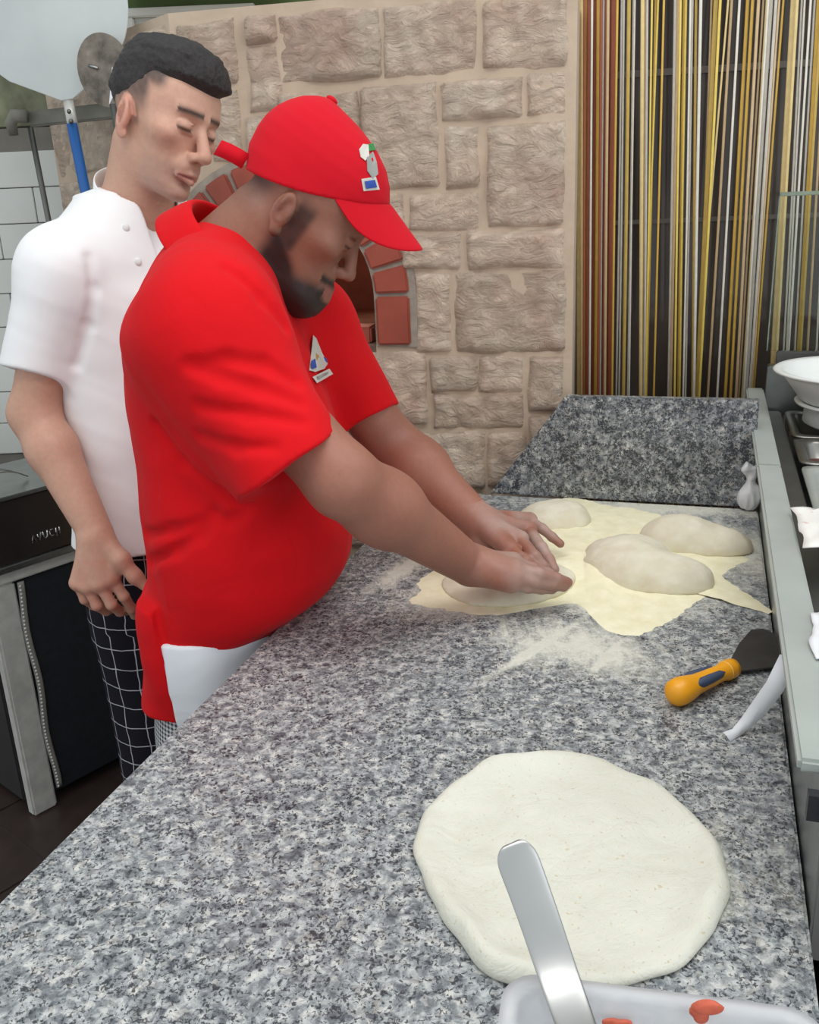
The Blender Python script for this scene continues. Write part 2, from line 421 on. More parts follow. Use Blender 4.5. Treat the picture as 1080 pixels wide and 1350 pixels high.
def field_obj(name, fld, lo, hi, h, mat, parent=None, color=None, uvf=None, relax=1):
    V, Q = fld.nets(lo, hi, h)
    CS = .05; cell = np.floor((V - V.min(0)) / CS).astype(np.int64); ck = (cell[:, 0] * 4096 + cell[:, 1]) * 4096 + cell[:, 2]
    od_ = np.argsort(ck, kind='stable'); cuts = np.flatnonzero(np.diff(ck[od_])) + 1
    for idx in (np.split(od_, cuts) if relax else []):      # one Newton step back to the surface, cell by cell
        W_ = V[idx]; cc = (W_.min(0) + W_.max(0)) / 2; hd = np.linalg.norm(W_.max(0) - W_.min(0)) / 2 + h; e = h * .5
        S = np.stack([W_] + [W_ + np.eye(3)[i] * e for i in range(3)]); d = fld.ev(S, cc, hd)
        g = np.stack([d[i + 1] - d[0] for i in range(3)], -1) / e; g2 = (g * g).sum(-1) + 1e-3
        V[idx] = W_ - np.clip(d[0] / g2, -h * .5, h * .5)[:, None] * g
    me = bpy.data.meshes.new(name)
    me.vertices.add(len(V)); me.vertices.foreach_set('co', V.astype(np.float32).ravel())
    me.loops.add(len(Q) * 4); me.polygons.add(len(Q))
    me.loops.foreach_set('vertex_index', Q.astype(np.int32).ravel())
    me.polygons.foreach_set('loop_start', np.arange(0, len(Q) * 4, 4, dtype=np.int32))
    me.polygons.foreach_set('use_smooth', [True] * len(Q))
    me.update(calc_edges=True); me.validate()
    if color is not None:
        c = color(V); a = me.color_attributes.new('Col', 'FLOAT_COLOR', 'POINT')
        a.data.foreach_set('color', np.concatenate([c, np.ones((len(c), 1))], 1).astype(np.float32).ravel())
    if uvf is not None:
        a = me.attributes.new('cuv', 'FLOAT_VECTOR', 'POINT'); a.data.foreach_set('vector', uvf(V).astype(np.float32).ravel())
    return link(name, me, mat, parent, False)

# ================================================================== THE SETTING
fl = empty('floor'); tag(fl, 'dark brown tiled kitchen floor', None, None, 'structure')
fs = wbox('floor_bed', (-3.6, -1.0, -.05), (2.4, 3.2, -.004), M_FLOORG, fl, 0)
tr = nrm((.651, .759, 0)); tn = np.array([tr[1], -tr[0], 0])
tile_me = None
for i in range(-6, 6):
    for j in range(-6, 6):
        c = np.array([-1.03, 1.93, 0]) + tr * (i * .303 + .15) + tn * (j * .303 + .02)
        if not (-2.6 < c[0] < .1 and .4 < c[1] < 2.55): continue
        if tile_me is None:
            o = wbox('floor_tile', (-.15, -.15, -.004), (.15, .15, 0.0), M_FLOORT, fl, .002); tile_me = o.data
        else:
            o = bpy.data.objects.new('floor_tile', tile_me); COL.objects.link(o); o.parent = fl
        o.location = c; o.rotation_euler.z = math.atan2(tr[1], tr[0])

# green wall at the very back, framed white panel on it
wg = tag(wbox('wall_back', (-3.6, 2.78, 0), (2.4, 2.84, 2.9), M_GREEN, None, 0), 'green painted wall behind the stone oven', None, None, 'structure')
fp = empty('framed_panel'); tag(fp, 'white framed panel fixed on the green wall above the oven', 'panel')
Yf = 2.74
def P2(x, y, Y): return Wy(x, y, Y)
a = P2(163, 11, Yf); x1 = P2(335, 3, Yf)[0]; top = a[2]
M_FRAME = plain('white_frame_paint', srgb(214, 214, 206), .4, var=.04); M_PANELW = plain('pale_panel', srgb(186, 188, 180), .3, var=.05)
wbox('panel', (a[0] + .02, Yf + .015, top - .5), (x1, Yf + .035, top - .02), M_PANELW, fp, .001)
wbox('frame_strip', (a[0], Yf, top - .022), (x1, Yf + .034, top), M_FRAME, fp, .003)
wbox('frame_strip', (a[0], Yf, top - .5), (a[0] + .022, Yf + .034, top - .023), M_FRAME, fp, .003)
wbox('frame_strip', (x1 - .022, Yf, top - .5), (x1, Yf + .034, top - .023), M_FRAME, fp, .003)
hd = tag(wbox('ceiling_duct', (a[0] + .02, 2.5, top + .035), (x1 + .1, 2.77, top + .4), plain('beige_duct_paint', srgb(196, 184, 164), .6), None, .004), 'beige boxed duct above the white framed panel', 'duct')

# white tiled wall on the left
YT = 2.60
wt = empty('wall_left'); tag(wt, 'white tiled wall at the left behind the chef', None, None, 'structure')
wbox('plaster', (-3.6, YT + .008, 0), (-.70, YT + .06, 1.70), plain('tile_grout', srgb(120, 116, 108), .9), wt, 0)
p0 = Wy(10, 200, YT)[2]; p1 = Wy(10, 248.5, YT)[2]; th = p0 - p1
tm = {}
for r in range(-9, 9):
    z1 = p0 - r * th; z0 = z1 - th
    if z1 > 1.70 or z0 < .35: continue
    off = -2.72 + (.11 if r % 2 else .0)
    for c in range(11):
        xa = off + c * .205; xb = min(xa + .2025, -.715)
        if xb - xa < .02: continue
        wbox('wall_tile', (xa, YT, z0 + .0018), (xb, YT + .009, z1 - .0007), M_TILE, wt, .0015)
# dirty plaster above the tiles
wd_ = tag(wbox('wall_plaster', (-3.6, YT + .03, 1.705), (-.85, YT + .09, 2.9), plain('stained_plaster', srgb(120, 122, 98), .9, var=.45, scale=14, bump=.2), None, .002), 'stained grey green plaster above the white tiles', None, None, 'structure')

# ------------------------------------------------------------------ stone oven
WA = math.radians(11.5)
WT = np.array([math.cos(WA), -math.sin(WA), 0]); WN = np.array([-math.sin(WA), -math.cos(WA), 0])   # along, outwards
WP = np.array([.335, 1.80, 0])
LA = math.radians(48)
LT = np.array([math.cos(LA), -math.sin(LA), 0]); LN = np.array([-math.sin(LA), -math.cos(LA), 0])
corner = onplane(226, 60, WP, WN); LP = np.array([corner[0], corner[1], 0])
def wl(x, y):      # pixel -> (s, z) on the main face
    p = onplane(x, y, WP, WN); return float((p - WP) @ WT), float(p[2])
def ll(x, y):
    p = onplane(x, y, LP, LN); return float((p - LP) @ LT), float(p[2])
oven = empty('pizza_oven'); tag(oven, 'stone clad pizza oven with an arched red brick mouth', 'oven')
scor = float((LP - WP) @ WT); ztop = wl(318, 9)[1] - .012
ac = wl(375, 392); AR1 = abs(wl(542, 392)[0] - ac[0]); AR0 = abs(wl(494, 392)[0] - ac[0]); zsill = wl(520, 455)[1]
def face(T, P0, N, s, z, dep=0): return P0 + T * s + N * dep + np.array([0, 0, z])
# backing: main face with a hole for the mouth
def arch(rad, n=20): return [(ac[0] + rad * math.cos(t), ac[1] + rad * math.sin(t)) for t in np.linspace(0, math.pi, n)]
hole = [(ac[0] + AR0, zsill)] + arch(AR0) + [(ac[0] - AR0, zsill)]
outer = [(0.0, 0.0), (0.0, ztop), (scor, ztop), (scor, 0)]
bm = bmesh.new()
TH = .12
ring = []
pts = [(0.0, zsill), (0.0, ztop), (scor, ztop), (scor, zsill)]
vA = lambda s, z, d: bm.verts.new(tuple(face(WT, WP, WN, s, z, d)))
# strip of quads between the mouth outline and the rectangle
hv = [vA(s, z, 0) for s, z in hole]; hb = [vA(s, z, -TH) for s, z in hole]
def proj(s, z):
    dx, dz = s - ac[0], z - zsill
    k = 1e9
    if dx > 1e-6: k = min(k, (0 - ac[0]) / dx)
    if dx < -1e-6: k = min(k, (scor - ac[0]) / dx)
    if dz > 1e-6: k = min(k, (ztop - zsill) / dz)
    return (ac[0] + dx * k, zsill + dz * k)
ov = [vA(*proj(s, z), 0) for s, z in hole]
for i in range(len(hole) - 1):
    bm.faces.new((hv[i], ov[i], ov[i + 1], hv[i + 1])); bm.faces.new((hv[i + 1], hb[i + 1], hb[i], hv[i]))
    for a_, b_, c_ in ((0.0, ztop, 1), (scor, ztop, 1)):
        pa, pb = proj(*hole[i]), proj(*hole[i + 1])
        if (abs(pa[0] - a_) < 1e-5) != (abs(pb[0] - a_) < 1e-5):
            cv = vA(a_, ztop, 0); bm.faces.new((ov[i], cv, ov[i + 1]))
low = [vA(0, 0, 0), vA(0, zsill, 0), vA(scor, zsill, 0), vA(scor, 0, 0)]; bm.faces.new(low)
bmesh.ops.recalc_face_normals(bm, faces=bm.faces)
bm_obj('mortar_face', bm, M_MORTAR, oven)
DP = 1.0
side = [face(WT, WP, WN, 0, 0), face(WT, WP, WN, 0, ztop)]
def quad(name, a, b, c, d, mat, par): return mesh(name, [a, b, c, d], [(0, 1, 2, 3)], mat, par, False)
L1 = -.62
prism('mortar_side', [face(LT, LP, LN, L1, 0), face(LT, LP, LN, 0, 0), face(LT, LP, LN, 0, 0, -.10), face(LT, LP, LN, L1, 0, -.10)], (0, 0, ztop), M_MORTAR, oven)
prism('mortar_return', [face(WT, WP, WN, 0, 0, -.001), face(WT, WP, WN, -.03, 0, -.001), face(WT, WP, WN, -.03, 0, -.75), face(WT, WP, WN, 0, 0, -.75)], (0, 0, ztop), M_MORTAR, oven)
prism('oven_roof', [face(WT, WP, WN, -.001, ztop, 0), face(WT, WP, WN, scor, ztop, 0), face(LT, LP, LN, L1, ztop, 0), face(WT, WP, WN, scor - .4, ztop, -.75), face(WT, WP, WN, -.001, ztop, -.75)], (0, 0, .012), M_MORTAR, oven)
# baking chamber
bm = bmesh.new()
cr = [[bm.verts.new(tuple(face(WT, WP, WN, ac[0] + (s - ac[0]) * q, zsill + (z - zsill) * q2, -d))) for s, z in hole] for q, q2, d in ((1.0, 1, TH), (1.35, 1.15, TH + .02), (1.5, 1.2, .6), (.6, .7, .7))]
for k in range(3):
    for i in range(len(hole) - 1): bm.faces.new((cr[k][i], cr[k][i + 1], cr[k + 1][i + 1], cr[k + 1][i]))
bm.faces.new(cr[3])
for k in range(3): bm.faces.new((cr[k][0], cr[k + 1][0], cr[k + 1][-1], cr[k][-1]))
f0 = [vA(ac[0] + AR0, zsill, 0), vA(ac[0] - AR0, zsill, 0)] if False else None
bm_obj('chamber', bm, M_SOOT, oven)
prism('hearth_slab', [face(WT, WP, WN, ac[0] - AR0, zsill - .03, 0), face(WT, WP, WN, ac[0] + AR0, zsill - .03, 0), face(WT, WP, WN, ac[0] + AR0, zsill - .03, -.6), face(WT, WP, WN, ac[0] - AR0, zsill - .03, -.6)], (0, 0, .032), plain('hearth_stone', srgb(120, 96, 84), .7, var=.3, scale=20), oven, .002)
# arch bricks
nbk = 13
jz = ac[1] - zsill
def brick(poly, dp=-.05):
    prism('brick', [face(WT, WP, WN, s, z, dp) for s, z in poly], WN * .064, M_BRICK, oven, .004, 2)
for i in range(nbk):
    t0 = math.pi * i / nbk + .018; t1 = math.pi * (i + 1) / nbk - .018
    R0, R1 = AR0 + .004, AR1 - .002
    ts = np.linspace(t0, t1, 4)
    brick([(ac[0] + R0 * math.cos(t), ac[1] + R0 * math.sin(t)) for t in ts] + [(ac[0] + R1 * math.cos(t), ac[1] + R1 * math.sin(t)) for t in ts[::-1]])
for sgn in (-1, 1):
    z0 = zsill
    while z0 < ac[1] - .02:
        z1 = ac[1] - .003
        a0, a1 = sorted((ac[0] + sgn * (AR0 + .004), ac[0] + sgn * (AR1 - .002)))
        brick([(a0, z0 + .002), (a1, z0 + .002), (a1, z1), (a0, z1)]); z0 = z1 + .008
for i in range(3):
    w = (2 * AR0 - .02) / 3; s0 = ac[0] - AR0 + .01 + i * w
    brick([(s0 + .004, zsill + .001), (s0 + w - .004, zsill + .001), (s0 + w - .004, zsill + .036), (s0 + .004, zsill + .036)], -.075)
# grout ring behind the bricks
V, Fc = [], []
ringi = [(ac[0] + AR0, zsill)] + arch(AR0, 24) + [(ac[0] - AR0, zsill)]; ringo = [(ac[0] + AR1 + .012, zsill - .004)] + [(ac[0] + (AR1 + .012) * math.cos(t), ac[1] + (AR1 + .012) * math.sin(t)) for t in np.linspace(0, math.pi, 24)] + [(ac[0] - AR1 - .012, zsill - .004)]
for (s, z), (s2, z2) in zip(ringi, ringo): V += [face(WT, WP, WN, s, z, .006), face(WT, WP, WN, s2, z2, .006), face(WT, WP, WN, s, z, -.05), face(WT, WP, WN, s2, z2, -.05)]
for i in range(len(ringi) - 1):
    a_, b_ = i * 4, i * 4 + 4
    Fc += [(a_, a_ + 1, b_ + 1, b_), (a_ + 2, a_, b_, b_ + 2), (a_ + 1, a_ + 3, b_ + 3, b_ + 1)]
mesh('arch_grout', V, Fc, M_GROUT, oven, False)

def stone(T, P0, N, s0, s1, z0, z1, seed):
    """one rough-hewn block: rounded outline, broken rocky face"""
    s0, s1 = sorted((s0, s1)); z0, z1 = sorted((z0, z1))
    W_, H_ = s1 - s0, z1 - z0
    nx, nz = max(6, int(W_ / .008)), max(6, int(H_ / .008))
    nx, nz = min(nx, 26), min(nz, 26)
    u = np.linspace(0, 1, nx + 1); w = np.linspace(0, 1, nz + 1); U_, V_ = np.meshgrid(u, w, indexing='ij')
    S = s0 + U_ * W_; Z = z0 + V_ * H_
    P3 = np.stack([S * 1.0, Z, np.full_like(S, seed * 3.1)], -1)
    ed = np.minimum(np.minimum(S - s0, s1 - S), np.minimum(Z - z0, z1 - Z))
    jit = wob(P3, 38, 1) * .004
    inn = np.clip(ed / .012, 0, 1)
    dep = -.004 + (.014 + .006 * wob(P3, 14, 2)) * np.sqrt(inn) + inn * (.0045 * wob(P3, 55, 3) + .0028 * np.abs(wob(P3, 110, 4)))
    S = S + jit * (1 - inn); Z = Z + wob(P3, 38, 5) * .004 * (1 - inn)
    V = [face(T, P0, N, s, z, d) for s, z, d in zip(S.ravel(), Z.ravel(), dep.ravel())]
    Fc = [(i * (nz + 1) + j, (i + 1) * (nz + 1) + j, (i + 1) * (nz + 1) + j + 1, i * (nz + 1) + j + 1) for i in range(nx) for j in range(nz)]
    mesh('stone', V, Fc, M_STONE, oven)
main = [(368, 0, 501, 108), (506, -5, 627, 98), (638, -5, 748, 88), (323, 9, 364, 57), (329, 62, 367, 146), (370, 124, 428, 200), (433, 121, 473, 200),
        (478, 112, 577, 249), (584, 104, 688, 156), (694, 94, 747, 152), (588, 166, 632, 247), (643, 163, 743, 299), (506, 256, 533, 302), (540, 255, 632, 303),
        (531, 309, 607, 355), (616, 304, 743, 352), (548, 361, 592, 464), (602, 358, 745, 463), (462, 464, 563, 560), (567, 470, 627, 516), (632, 470, 690, 516),
        (697, 469, 744, 543), (571, 521, 690, 564), (697, 550, 744, 640), (556, 571, 638, 642), (644, 571, 692, 640), (462, 566, 550, 642),
        (352, 464, 455, 520), (352, 526, 455, 600), (240, 464, 345, 560), (240, 566, 345, 640), (325, 152, 365, 215), (236, 18, 310, 112), (232, 122, 270, 214), (277, 122, 316, 214),
        (555, 650, 640, 720), (646, 650, 744, 720), (460, 650, 548, 720), (350, 650, 452, 720), (240, 650, 342, 720)]
for i, (xa, ya, xb, yb) in enumerate(main):
    xa, xb, ya, yb = xa - 2.5, xb + 2.5, ya - 2.5, yb + 2.5
    sa, za = wl(xa, (ya + yb) / 2); sb, zb = wl(xb, (ya + yb) / 2)
    zt = wl((xa + xb) / 2, ya)[1]; zb = wl((xa + xb) / 2, yb)[1]
    stone(WT, WP, WN, max(sa, scor + .012), min(sb, -.012), zb, min(zt, ztop - .004), i + 1)
left = [(166, 30, 220, 112), (225, 118, 270, 215), (276, 118, 312, 214), (160, 118, 219, 215), (60, 120, 152, 230), (60, 238, 150, 330), (156, 222, 250, 330), (256, 222, 312, 330),
        (60, 338, 160, 420), (168, 338, 312, 420), (60, 428, 200, 540), (208, 428, 312, 540), (60, 30, 156, 112)]
for i, (xa, ya, xb, yb) in enumerate(left):
    xa, xb, ya, yb = xa - 2.5, xb + 2.5, ya - 2.5, yb + 2.5
    sa, _ = ll(xa, (ya + yb) / 2); sb, _ = ll(xb, (ya + yb) / 2); zt = ll((xa + xb) / 2, ya)[1]; zb = ll((xa + xb) / 2, yb)[1]
    if min(sb, -.008) - max(sa, L1 + .01) < .02: continue
    stone(LT, LP, LN, max(sa, L1 + .01), min(sb, -.008), zb, min(zt, ztop - .004), i + 61)

# ------------------------------------------------------------------ dark glazed door and the string curtain in front of it
cA, cB = K(.75, .27, 0), K(.92, 1.35, 0)
CTd = nrm(cB - cA); CTn = np.array([CTd[1], -CTd[0], 0])
dg = NT('dark_door_glass'); dg.base(dg.ramp(dg.noise(3, 2).outputs[0], [(.4, srgb(58, 50, 46)), (.6, srgb(78, 70, 64))])); dg.set(Roughness=.08)
dA = cA - CTn * .16
door = empty('door_1'); tag(door, 'dark glazed door behind the string curtain', None, None, 'structure')
prism('pane', [dA, dA + CTd * 1.6, dA + CTd * 1.6 - CTn * .02, dA - CTn * .02], (0, 0, 2.5), dg.m, door, 0)
dfm = plain('dark_door_frame', srgb(92, 84, 78), .4, var=.1)
for zz, hh in ((1.715, .014), (1.40, .01)):
    prism('glazing_bar', [dA + CTn * .004 + np.array([0, 0, zz]), dA + CTd * 1.5 + CTn * .004 + np.array([0, 0, zz]), dA + CTd * 1.5 + CTn * .001 + np.array([0, 0, zz]), dA + CTn * .001 + np.array([0, 0, zz])], (0, 0, hh), dfm, door, 0)
cur = empty('string_curtain'); tag(cur, 'hanging curtain of yellow white tan and brown strings over the dark door', 'curtain')
SCOL = {'g': srgb(206, 166, 72), 'o': srgb(186, 156, 78), 'c': srgb(214, 190, 132), 'w': srgb(216, 210, 198), 't': srgb(196, 168, 128), 'r': srgb(146, 78, 52), 'y': srgb(224, 196, 92), 'd': srgb(72, 60, 52)}
SM = {k: plain('curtain_string_' + n, SCOL[k], .6, var=.08, scale=60) for k, n in zip('gocwtryd', ('gold', 'olive', 'cream', 'white', 'tan', 'brown', 'yellow', 'dark'))}
zz = lambda v: 740 + v * .3148
ST = [(75, 76, 7, 'c'), (88, 88, 4, 'c'), (99, 94, 3, 'r'), (108, 101, 4, 'g'), (118, 109, 5, 'r'), (130, 119, 3, 'w'), (141, 129, 6, 'r'), (155, 142, 5, 'g'), (167, 153, 4, 'r'), (178, 163, 3.5, 'w'), (188, 173, 3, 'r'), (198, 183, 4, 't'),
      (210, 192, 5, 'r'), (222, 203, 7, 'r'), (237, 214, 3, 'g'), (252, 229, 2.6, 'w'), (262, 241, 2.6, 'w'), (283, 259, 5, 'o'), (302, 277, 2.5, 'w'), (310, 285, 2.5, 'w'),
      (342, 333, 5, 'c'), (352, 340, 3, 't'), (360, 347, 3, 'w'), (379, 352, 2.5, 'y'), (394, 356, 2.5, 'g'), (408, 349, 2.6, 'y'), (430, 387, 2.8, 'g'),
      (478, 449, 4, 'w'), (490, 458, 4, 't'), (502, 476, 3, 'y'), (515, 489, 3, 'g'), (525, 497, 3, 'y'), (540, 509, 2.6, 'w'), (549, 519, 2.6, 'w'), (565, 549, 3.5, 'o'), (586, 556, 4, 'w'),
      (628, 571, 2.6, 't'), (648, 566, 6, 'o'), (665, 576, 3.5, 'y'), (713, 612, 3.6, 't'), (700, 556, 2.6, 'c'), (748, 653, 3.2, 'w'),
      (781, 686, 4.5, 'g'), (803, 709, 4, 'g'), (829, 733, 4, 't'), (848, 744, 2.6, 't'), (860, 756, 2.6, 'c'), (870, 766, 2.8, 'w'), (882, 775, 5, 'w'), (900, 788, 4, 'w'), (915, 797, 2.6, 't'), (931, 804, 2.8, 'g'),
      (975, 880, 8, 'c'), (990, 892, 4, 'c'), (1006, 918, 2.6, 'w'), (1022, 935, 2.6, 'w'), (1046, 940, 3, 'w'), (1064, 968, 2.6, 'w'), (1078, 982, 5, 'g'), (1095, 990, 4, 'o'), (1118, 1020, 3.4, 't'), (1140, 1058, 2.8, 'w'), (1160, 1085, 4, 'g'), (1185, 1105, 4, 'c'), (1200, 1130, 3, 'w')]
for i, (xt, xb, w, c) in enumerate(ST):
    off = CTn * (.012 * (i % 3) - .012)
    pt = onplane(zz(xt), 0, cA + off, CTn); pb = onplane(zz(xb), 525, cA + off, CTn)
    dr = (pb - pt) / (pb[2] - pt[2]); top = pt + dr * (2.25 - pt[2]); bot = pb + dr * (.62 - pb[2])
    r = w * .5 * 2.05 / FPX * .92
    mid = (top + bot) / 2 + CTd * random.uniform(-.002, .002)
    tube('string', [top, mid, bot], [(r, r * .45)] * 3, SM[c], cur, 8, flat=CTn)
tube('curtain_rod', [onplane(zz(60), 0, cA, CTn) * [1, 1, 0] + [0, 0, 2.255], onplane(zz(1215), 0, cA, CTn) * [1, 1, 0] + [0, 0, 2.255]], .012, M_STEELD, cur, 12)

# added warm fill light brightening the baking chamber
el = bpy.data.lights.new('chamber_fill_light', 'POINT'); el.energy = .6; el.color = (1, .55, .38); el.shadow_soft_size = .08
eo = bpy.data.objects.new('chamber_fill_light', el); COL.objects.link(eo); eo.location = face(WT, WP, WN, ac[0], zsill + .15, -.42)

# ================================================================== COUNTER
def gx(x, y): p = G(x, y, ZC); return (float(p[0]), float(p[1]))
DUST = []
for (x, y, rx, ry, rot, st) in [(800, 735, .30, .30, -.2, 1.25), (760, 850, .20, .13, -.5, .8), (600, 790, .14, .10, .3, .9), (540, 745, .16, .035, 1.05, 1.2), (715, 850, .016, .16, -.75, 1.35), (800, 865, .014, .10, -.6, 1.2), (960, 720, .12, .22, .0, .95), (870, 670, .40, .07, -.32, .9), (900, 1150, .25, .2, 0, .35)]:
    a_ = gx(x, y); DUST.append((a_[0], a_[1], rx, ry, rot, st))
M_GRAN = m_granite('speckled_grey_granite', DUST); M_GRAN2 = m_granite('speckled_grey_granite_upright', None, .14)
UF, UB, VR = -1.22, .352, .666
cnt = empty('granite_counter'); tag(cnt, 'long speckled grey granite work counter in the foreground', 'counter')
kbox('worktop', UF, UB, 0, VR, ZC - .035, ZC, M_GRAN, cnt, .003)
kbox('base_cabinet', UF + .04, UB - .01, .05, VR - .01, .08, ZC - .036, M_STEELD, cnt, .004)
kbox('plinth', UF + .08, UB - .03, .10, VR - .03, 0.001, .079, M_BLACK, cnt, .003)
for i in range(3):
    kbox('cabinet_door', UF + .06 + i * .5, UF + .54 + i * .5, .036, .049, .12, .84, M_STEEL, cnt, .004)
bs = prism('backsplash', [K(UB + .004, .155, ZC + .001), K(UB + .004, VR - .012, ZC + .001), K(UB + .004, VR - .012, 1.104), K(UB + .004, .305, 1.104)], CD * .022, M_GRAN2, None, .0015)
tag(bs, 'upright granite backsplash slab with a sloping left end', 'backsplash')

# semolina and flour on the top
M_SEM = NT('semolina'); M_SEM.base(M_SEM.ramp(M_SEM.noise(40, 6).outputs[0], [(.3, srgb(236, 228, 190)), (.7, srgb(248, 242, 212))])); M_SEM.set(Roughness=1.0); M_SEM.bump(M_SEM.noise(420, 3).outputs[0], .35, .003)
M_SEM = M_SEM.m
out = [(537, 795), (560, 801), (600, 806), (655, 812), (705, 803), (742, 796), (768, 797), (780, 814), (798, 830), (822, 840), (850, 836), (880, 823), (902, 806), (925, 790), (940, 779), (962, 781), (990, 797), (1016, 812), (1020, 806), (990, 786), (958, 766), (952, 756), (975, 745), (990, 737), (960, 722), (930, 700), (880, 682), (842, 670), (800, 668), (778, 660), (750, 655), (722, 660), (690, 672), (660, 690), (630, 705), (590, 700), (578, 705), (590, 730), (570, 752), (552, 765), (555, 778)]
ctr = G(770, 745, ZC)
pl = np.array([G(x, y, ZC) for x, y in out])
for _ in range(2): pl = np.stack([pl * .75 + np.roll(pl, -1, 0) * .25, pl * .25 + np.roll(pl, -1, 0) * .75], 1).reshape(-1, 3)
seg = []
for i in range(len(pl)):
    for t in np.linspace(0, 1, 4)[:-1]: seg.append(pl[i] * (1 - t) + pl[(i + 1) % len(pl)] * t)
seg = np.array(seg); n = len(seg); NR = 26
V, Fc = [], []
for j in range(NR + 1):
    rho = j / NR; ring_ = ctr + (seg - ctr) * rho
    if j >= NR - 2: ring_ = ring_ + ((wob(ring_, 120, 8) + .25 * wob(ring_, 420, 18))[:, None] * (seg - ctr) * .016)
    hgt = .0010 + .020 * (1 - rho) ** 1.6 + (.0022 * wob(ring_, 60, 9) + .0012 * wob(ring_, 150, 10)) * min(1, 3 * (1 - rho))
    hgt = np.maximum(hgt, .0006) if j < NR else np.full(n, .0001)
    for p, hh in zip(ring_, hgt): V.append((p[0], p[1], ZC + hh))
for j in range(NR):
    for k in range(n): Fc.append((j * n + k, j * n + (k + 1) % n, (j + 1) * n + (k + 1) % n, (j + 1) * n + k))
sem = mesh('semolina_flour', V, Fc, M_SEM); tag(sem, 'pale yellow semolina flour heaped around the dough pieces', 'flour', None, 'stuff')

M_DOUGH = NT('raw_dough'); M_DOUGH.base(M_DOUGH.ramp(M_DOUGH.noise(30, 5).outputs[0], [(.3, srgb(214, 205, 180)), (.7, srgb(228, 222, 202))])); M_DOUGH.set(Roughness=.75, Subsurface_Weight=.08); M_DOUGH.b.inputs['Subsurface Scale'].default_value = .01
M_DOUGH.bump(M_DOUGH.noise(90, 6, .6).outputs[0], .25, .006); M_DOUGH = M_DOUGH.m
def rz(a): return np.array([[math.cos(a), -math.sin(a), 0], [math.sin(a), math.cos(a), 0], [0, 0, 1]])
def dough(label, blobs, seed, h=.0035, k=.035):
    f = Field(); lo = np.full(3, 9.); hi = -lo
    for (x, y, rx, ry, rh, rot) in blobs:
        c = G(x, y, ZC); c[2] = ZC + .002
        f.ell(c, (rx, ry, rh), k, rot=rz(rot)); m = max(rx, ry) + .02
        lo = np.minimum(lo, c - m); hi = np.maximum(hi, c + m)
    f.disp(lambda P: (.0016 * wob(P, 45, seed) + .0007 * wob(P, 130, seed + 1)).astype(np.float32))
    f.func(lambda P: (ZC + .0008) - P[..., 2], .004)
    lo[2] = ZC - .006; hi[2] = ZC + .09
    o = field_obj('dough_piece', f, lo, hi, h, M_DOUGH); tag(o, label, 'dough', 'dough pieces lying in the semolina'); return o
dough('oval dough lump at the back by the backsplash, left of the others', [(722, 690, .058, .05, .036, .1), (748, 688, .04, .045, .03, 0)], 11)
dough('pointed dough lump farthest right beside the steel rail', [(890, 715, .06, .058, .046, -.2), (935, 722, .055, .045, .034, -.45), (965, 724, .026, .022, .02, -.4)], 13)
dough('large central dough lump in front of the semolina heap', [(835, 752, .065, .085, .05, -.2), (880, 770, .06, .045, .036, -.2), (905, 770, .035, .03, .026, -.2), (800, 745, .04, .05, .03, 0)], 15)
dough('flat dough disc being pressed under the hands', [(660, 773, .092, .082, .021, -.1), (705, 768, .06, .055, .018, 0)], 17)

# stretched pizza base
M_PIZ = NT('stretched_dough'); M_PIZ.base(M_PIZ.mix(M_PIZ.ramp(M_PIZ.noise(260, 2).outputs[0], [(.28, (1, 1, 1)), (.34, (0, 0, 0))]), M_PIZ.ramp(M_PIZ.noise(14, 5).outputs[0], [(.3, srgb(214, 212, 196)), (.7, srgb(224, 223, 210))]), srgb(206, 192, 164))); M_PIZ.set(Roughness=.7, Subsurface_Weight=.08); M_PIZ.b.inputs['Subsurface Scale'].default_value = .01
M_PIZ.bump(M_PIZ.noise(30, 8, .62, None, 1.0).outputs[0], .38, .012); M_PIZ = M_PIZ.m
po = [(546, 1108), (556, 1078), (580, 1052), (612, 1028), (645, 1006), (690, 999), (745, 995), (790, 1003), (835, 1022), (868, 1036), (905, 1068), (938, 1105), (957, 1135), (962, 1162), (952, 1205), (930, 1245), (895, 1276), (855, 1293), (800, 1302), (740, 1304), (690, 1302), (658, 1294), (625, 1268), (598, 1232), (575, 1195), (558, 1160), (548, 1130)]
pw = np.array([G(x, y, ZC + .003) for x, y in po]); pc = pw.mean(0); n0 = len(pw)
th_ = np.arctan2(pw[:, 1] - pc[1], pw[:, 0] - pc[0]); rr_ = np.hypot(pw[:, 0] - pc[0], pw[:, 1] - pc[1]); od = np.argsort(th_)
N = 180; tt = np.linspace(-math.pi, math.pi, N, endpoint=False); ra = np.interp(tt, th_[od], rr_[od], period=2 * math.pi)
ra = np.convolve(np.pad(ra, 4, 'wrap'), np.ones(5) / 5, 'valid')[2:-2]; ra = ra * (1 + .006 * np.sin(tt * 11) + .005 * np.sin(tt * 17 + 1))
prof = [(0, .0055), (.15, .0055), (.3, .0058), (.45, .0056), (.6, .0058), (.7, .0062), (.78, .007), (.84, .0095), (.89, .0125), (.93, .0135), (.965, .0118), (.99, .0075), (1.0, .0035), (.99, .0005), (0, .0005)]
V, Fc = [], []
for q, hh in prof:
    for i in range(N):
        rim = max(0, 1 - abs(q - .92) / .12); mod = 1 + .35 * math.sin(tt[i] * 3 + 2.2) * rim
        p = np.array([pc[0] + ra[i] * q * math.cos(tt[i]), pc[1] + ra[i] * q * math.sin(tt[i]), 0])
        z = ZC + hh * (mod if hh > .006 else 1) + (.0013 * float(wob(p, 60, 21)) + .0006 * float(wob(p, 160, 22)) if .1 < q < .95 and hh > .004 else 0); V.append((p[0], p[1], z))
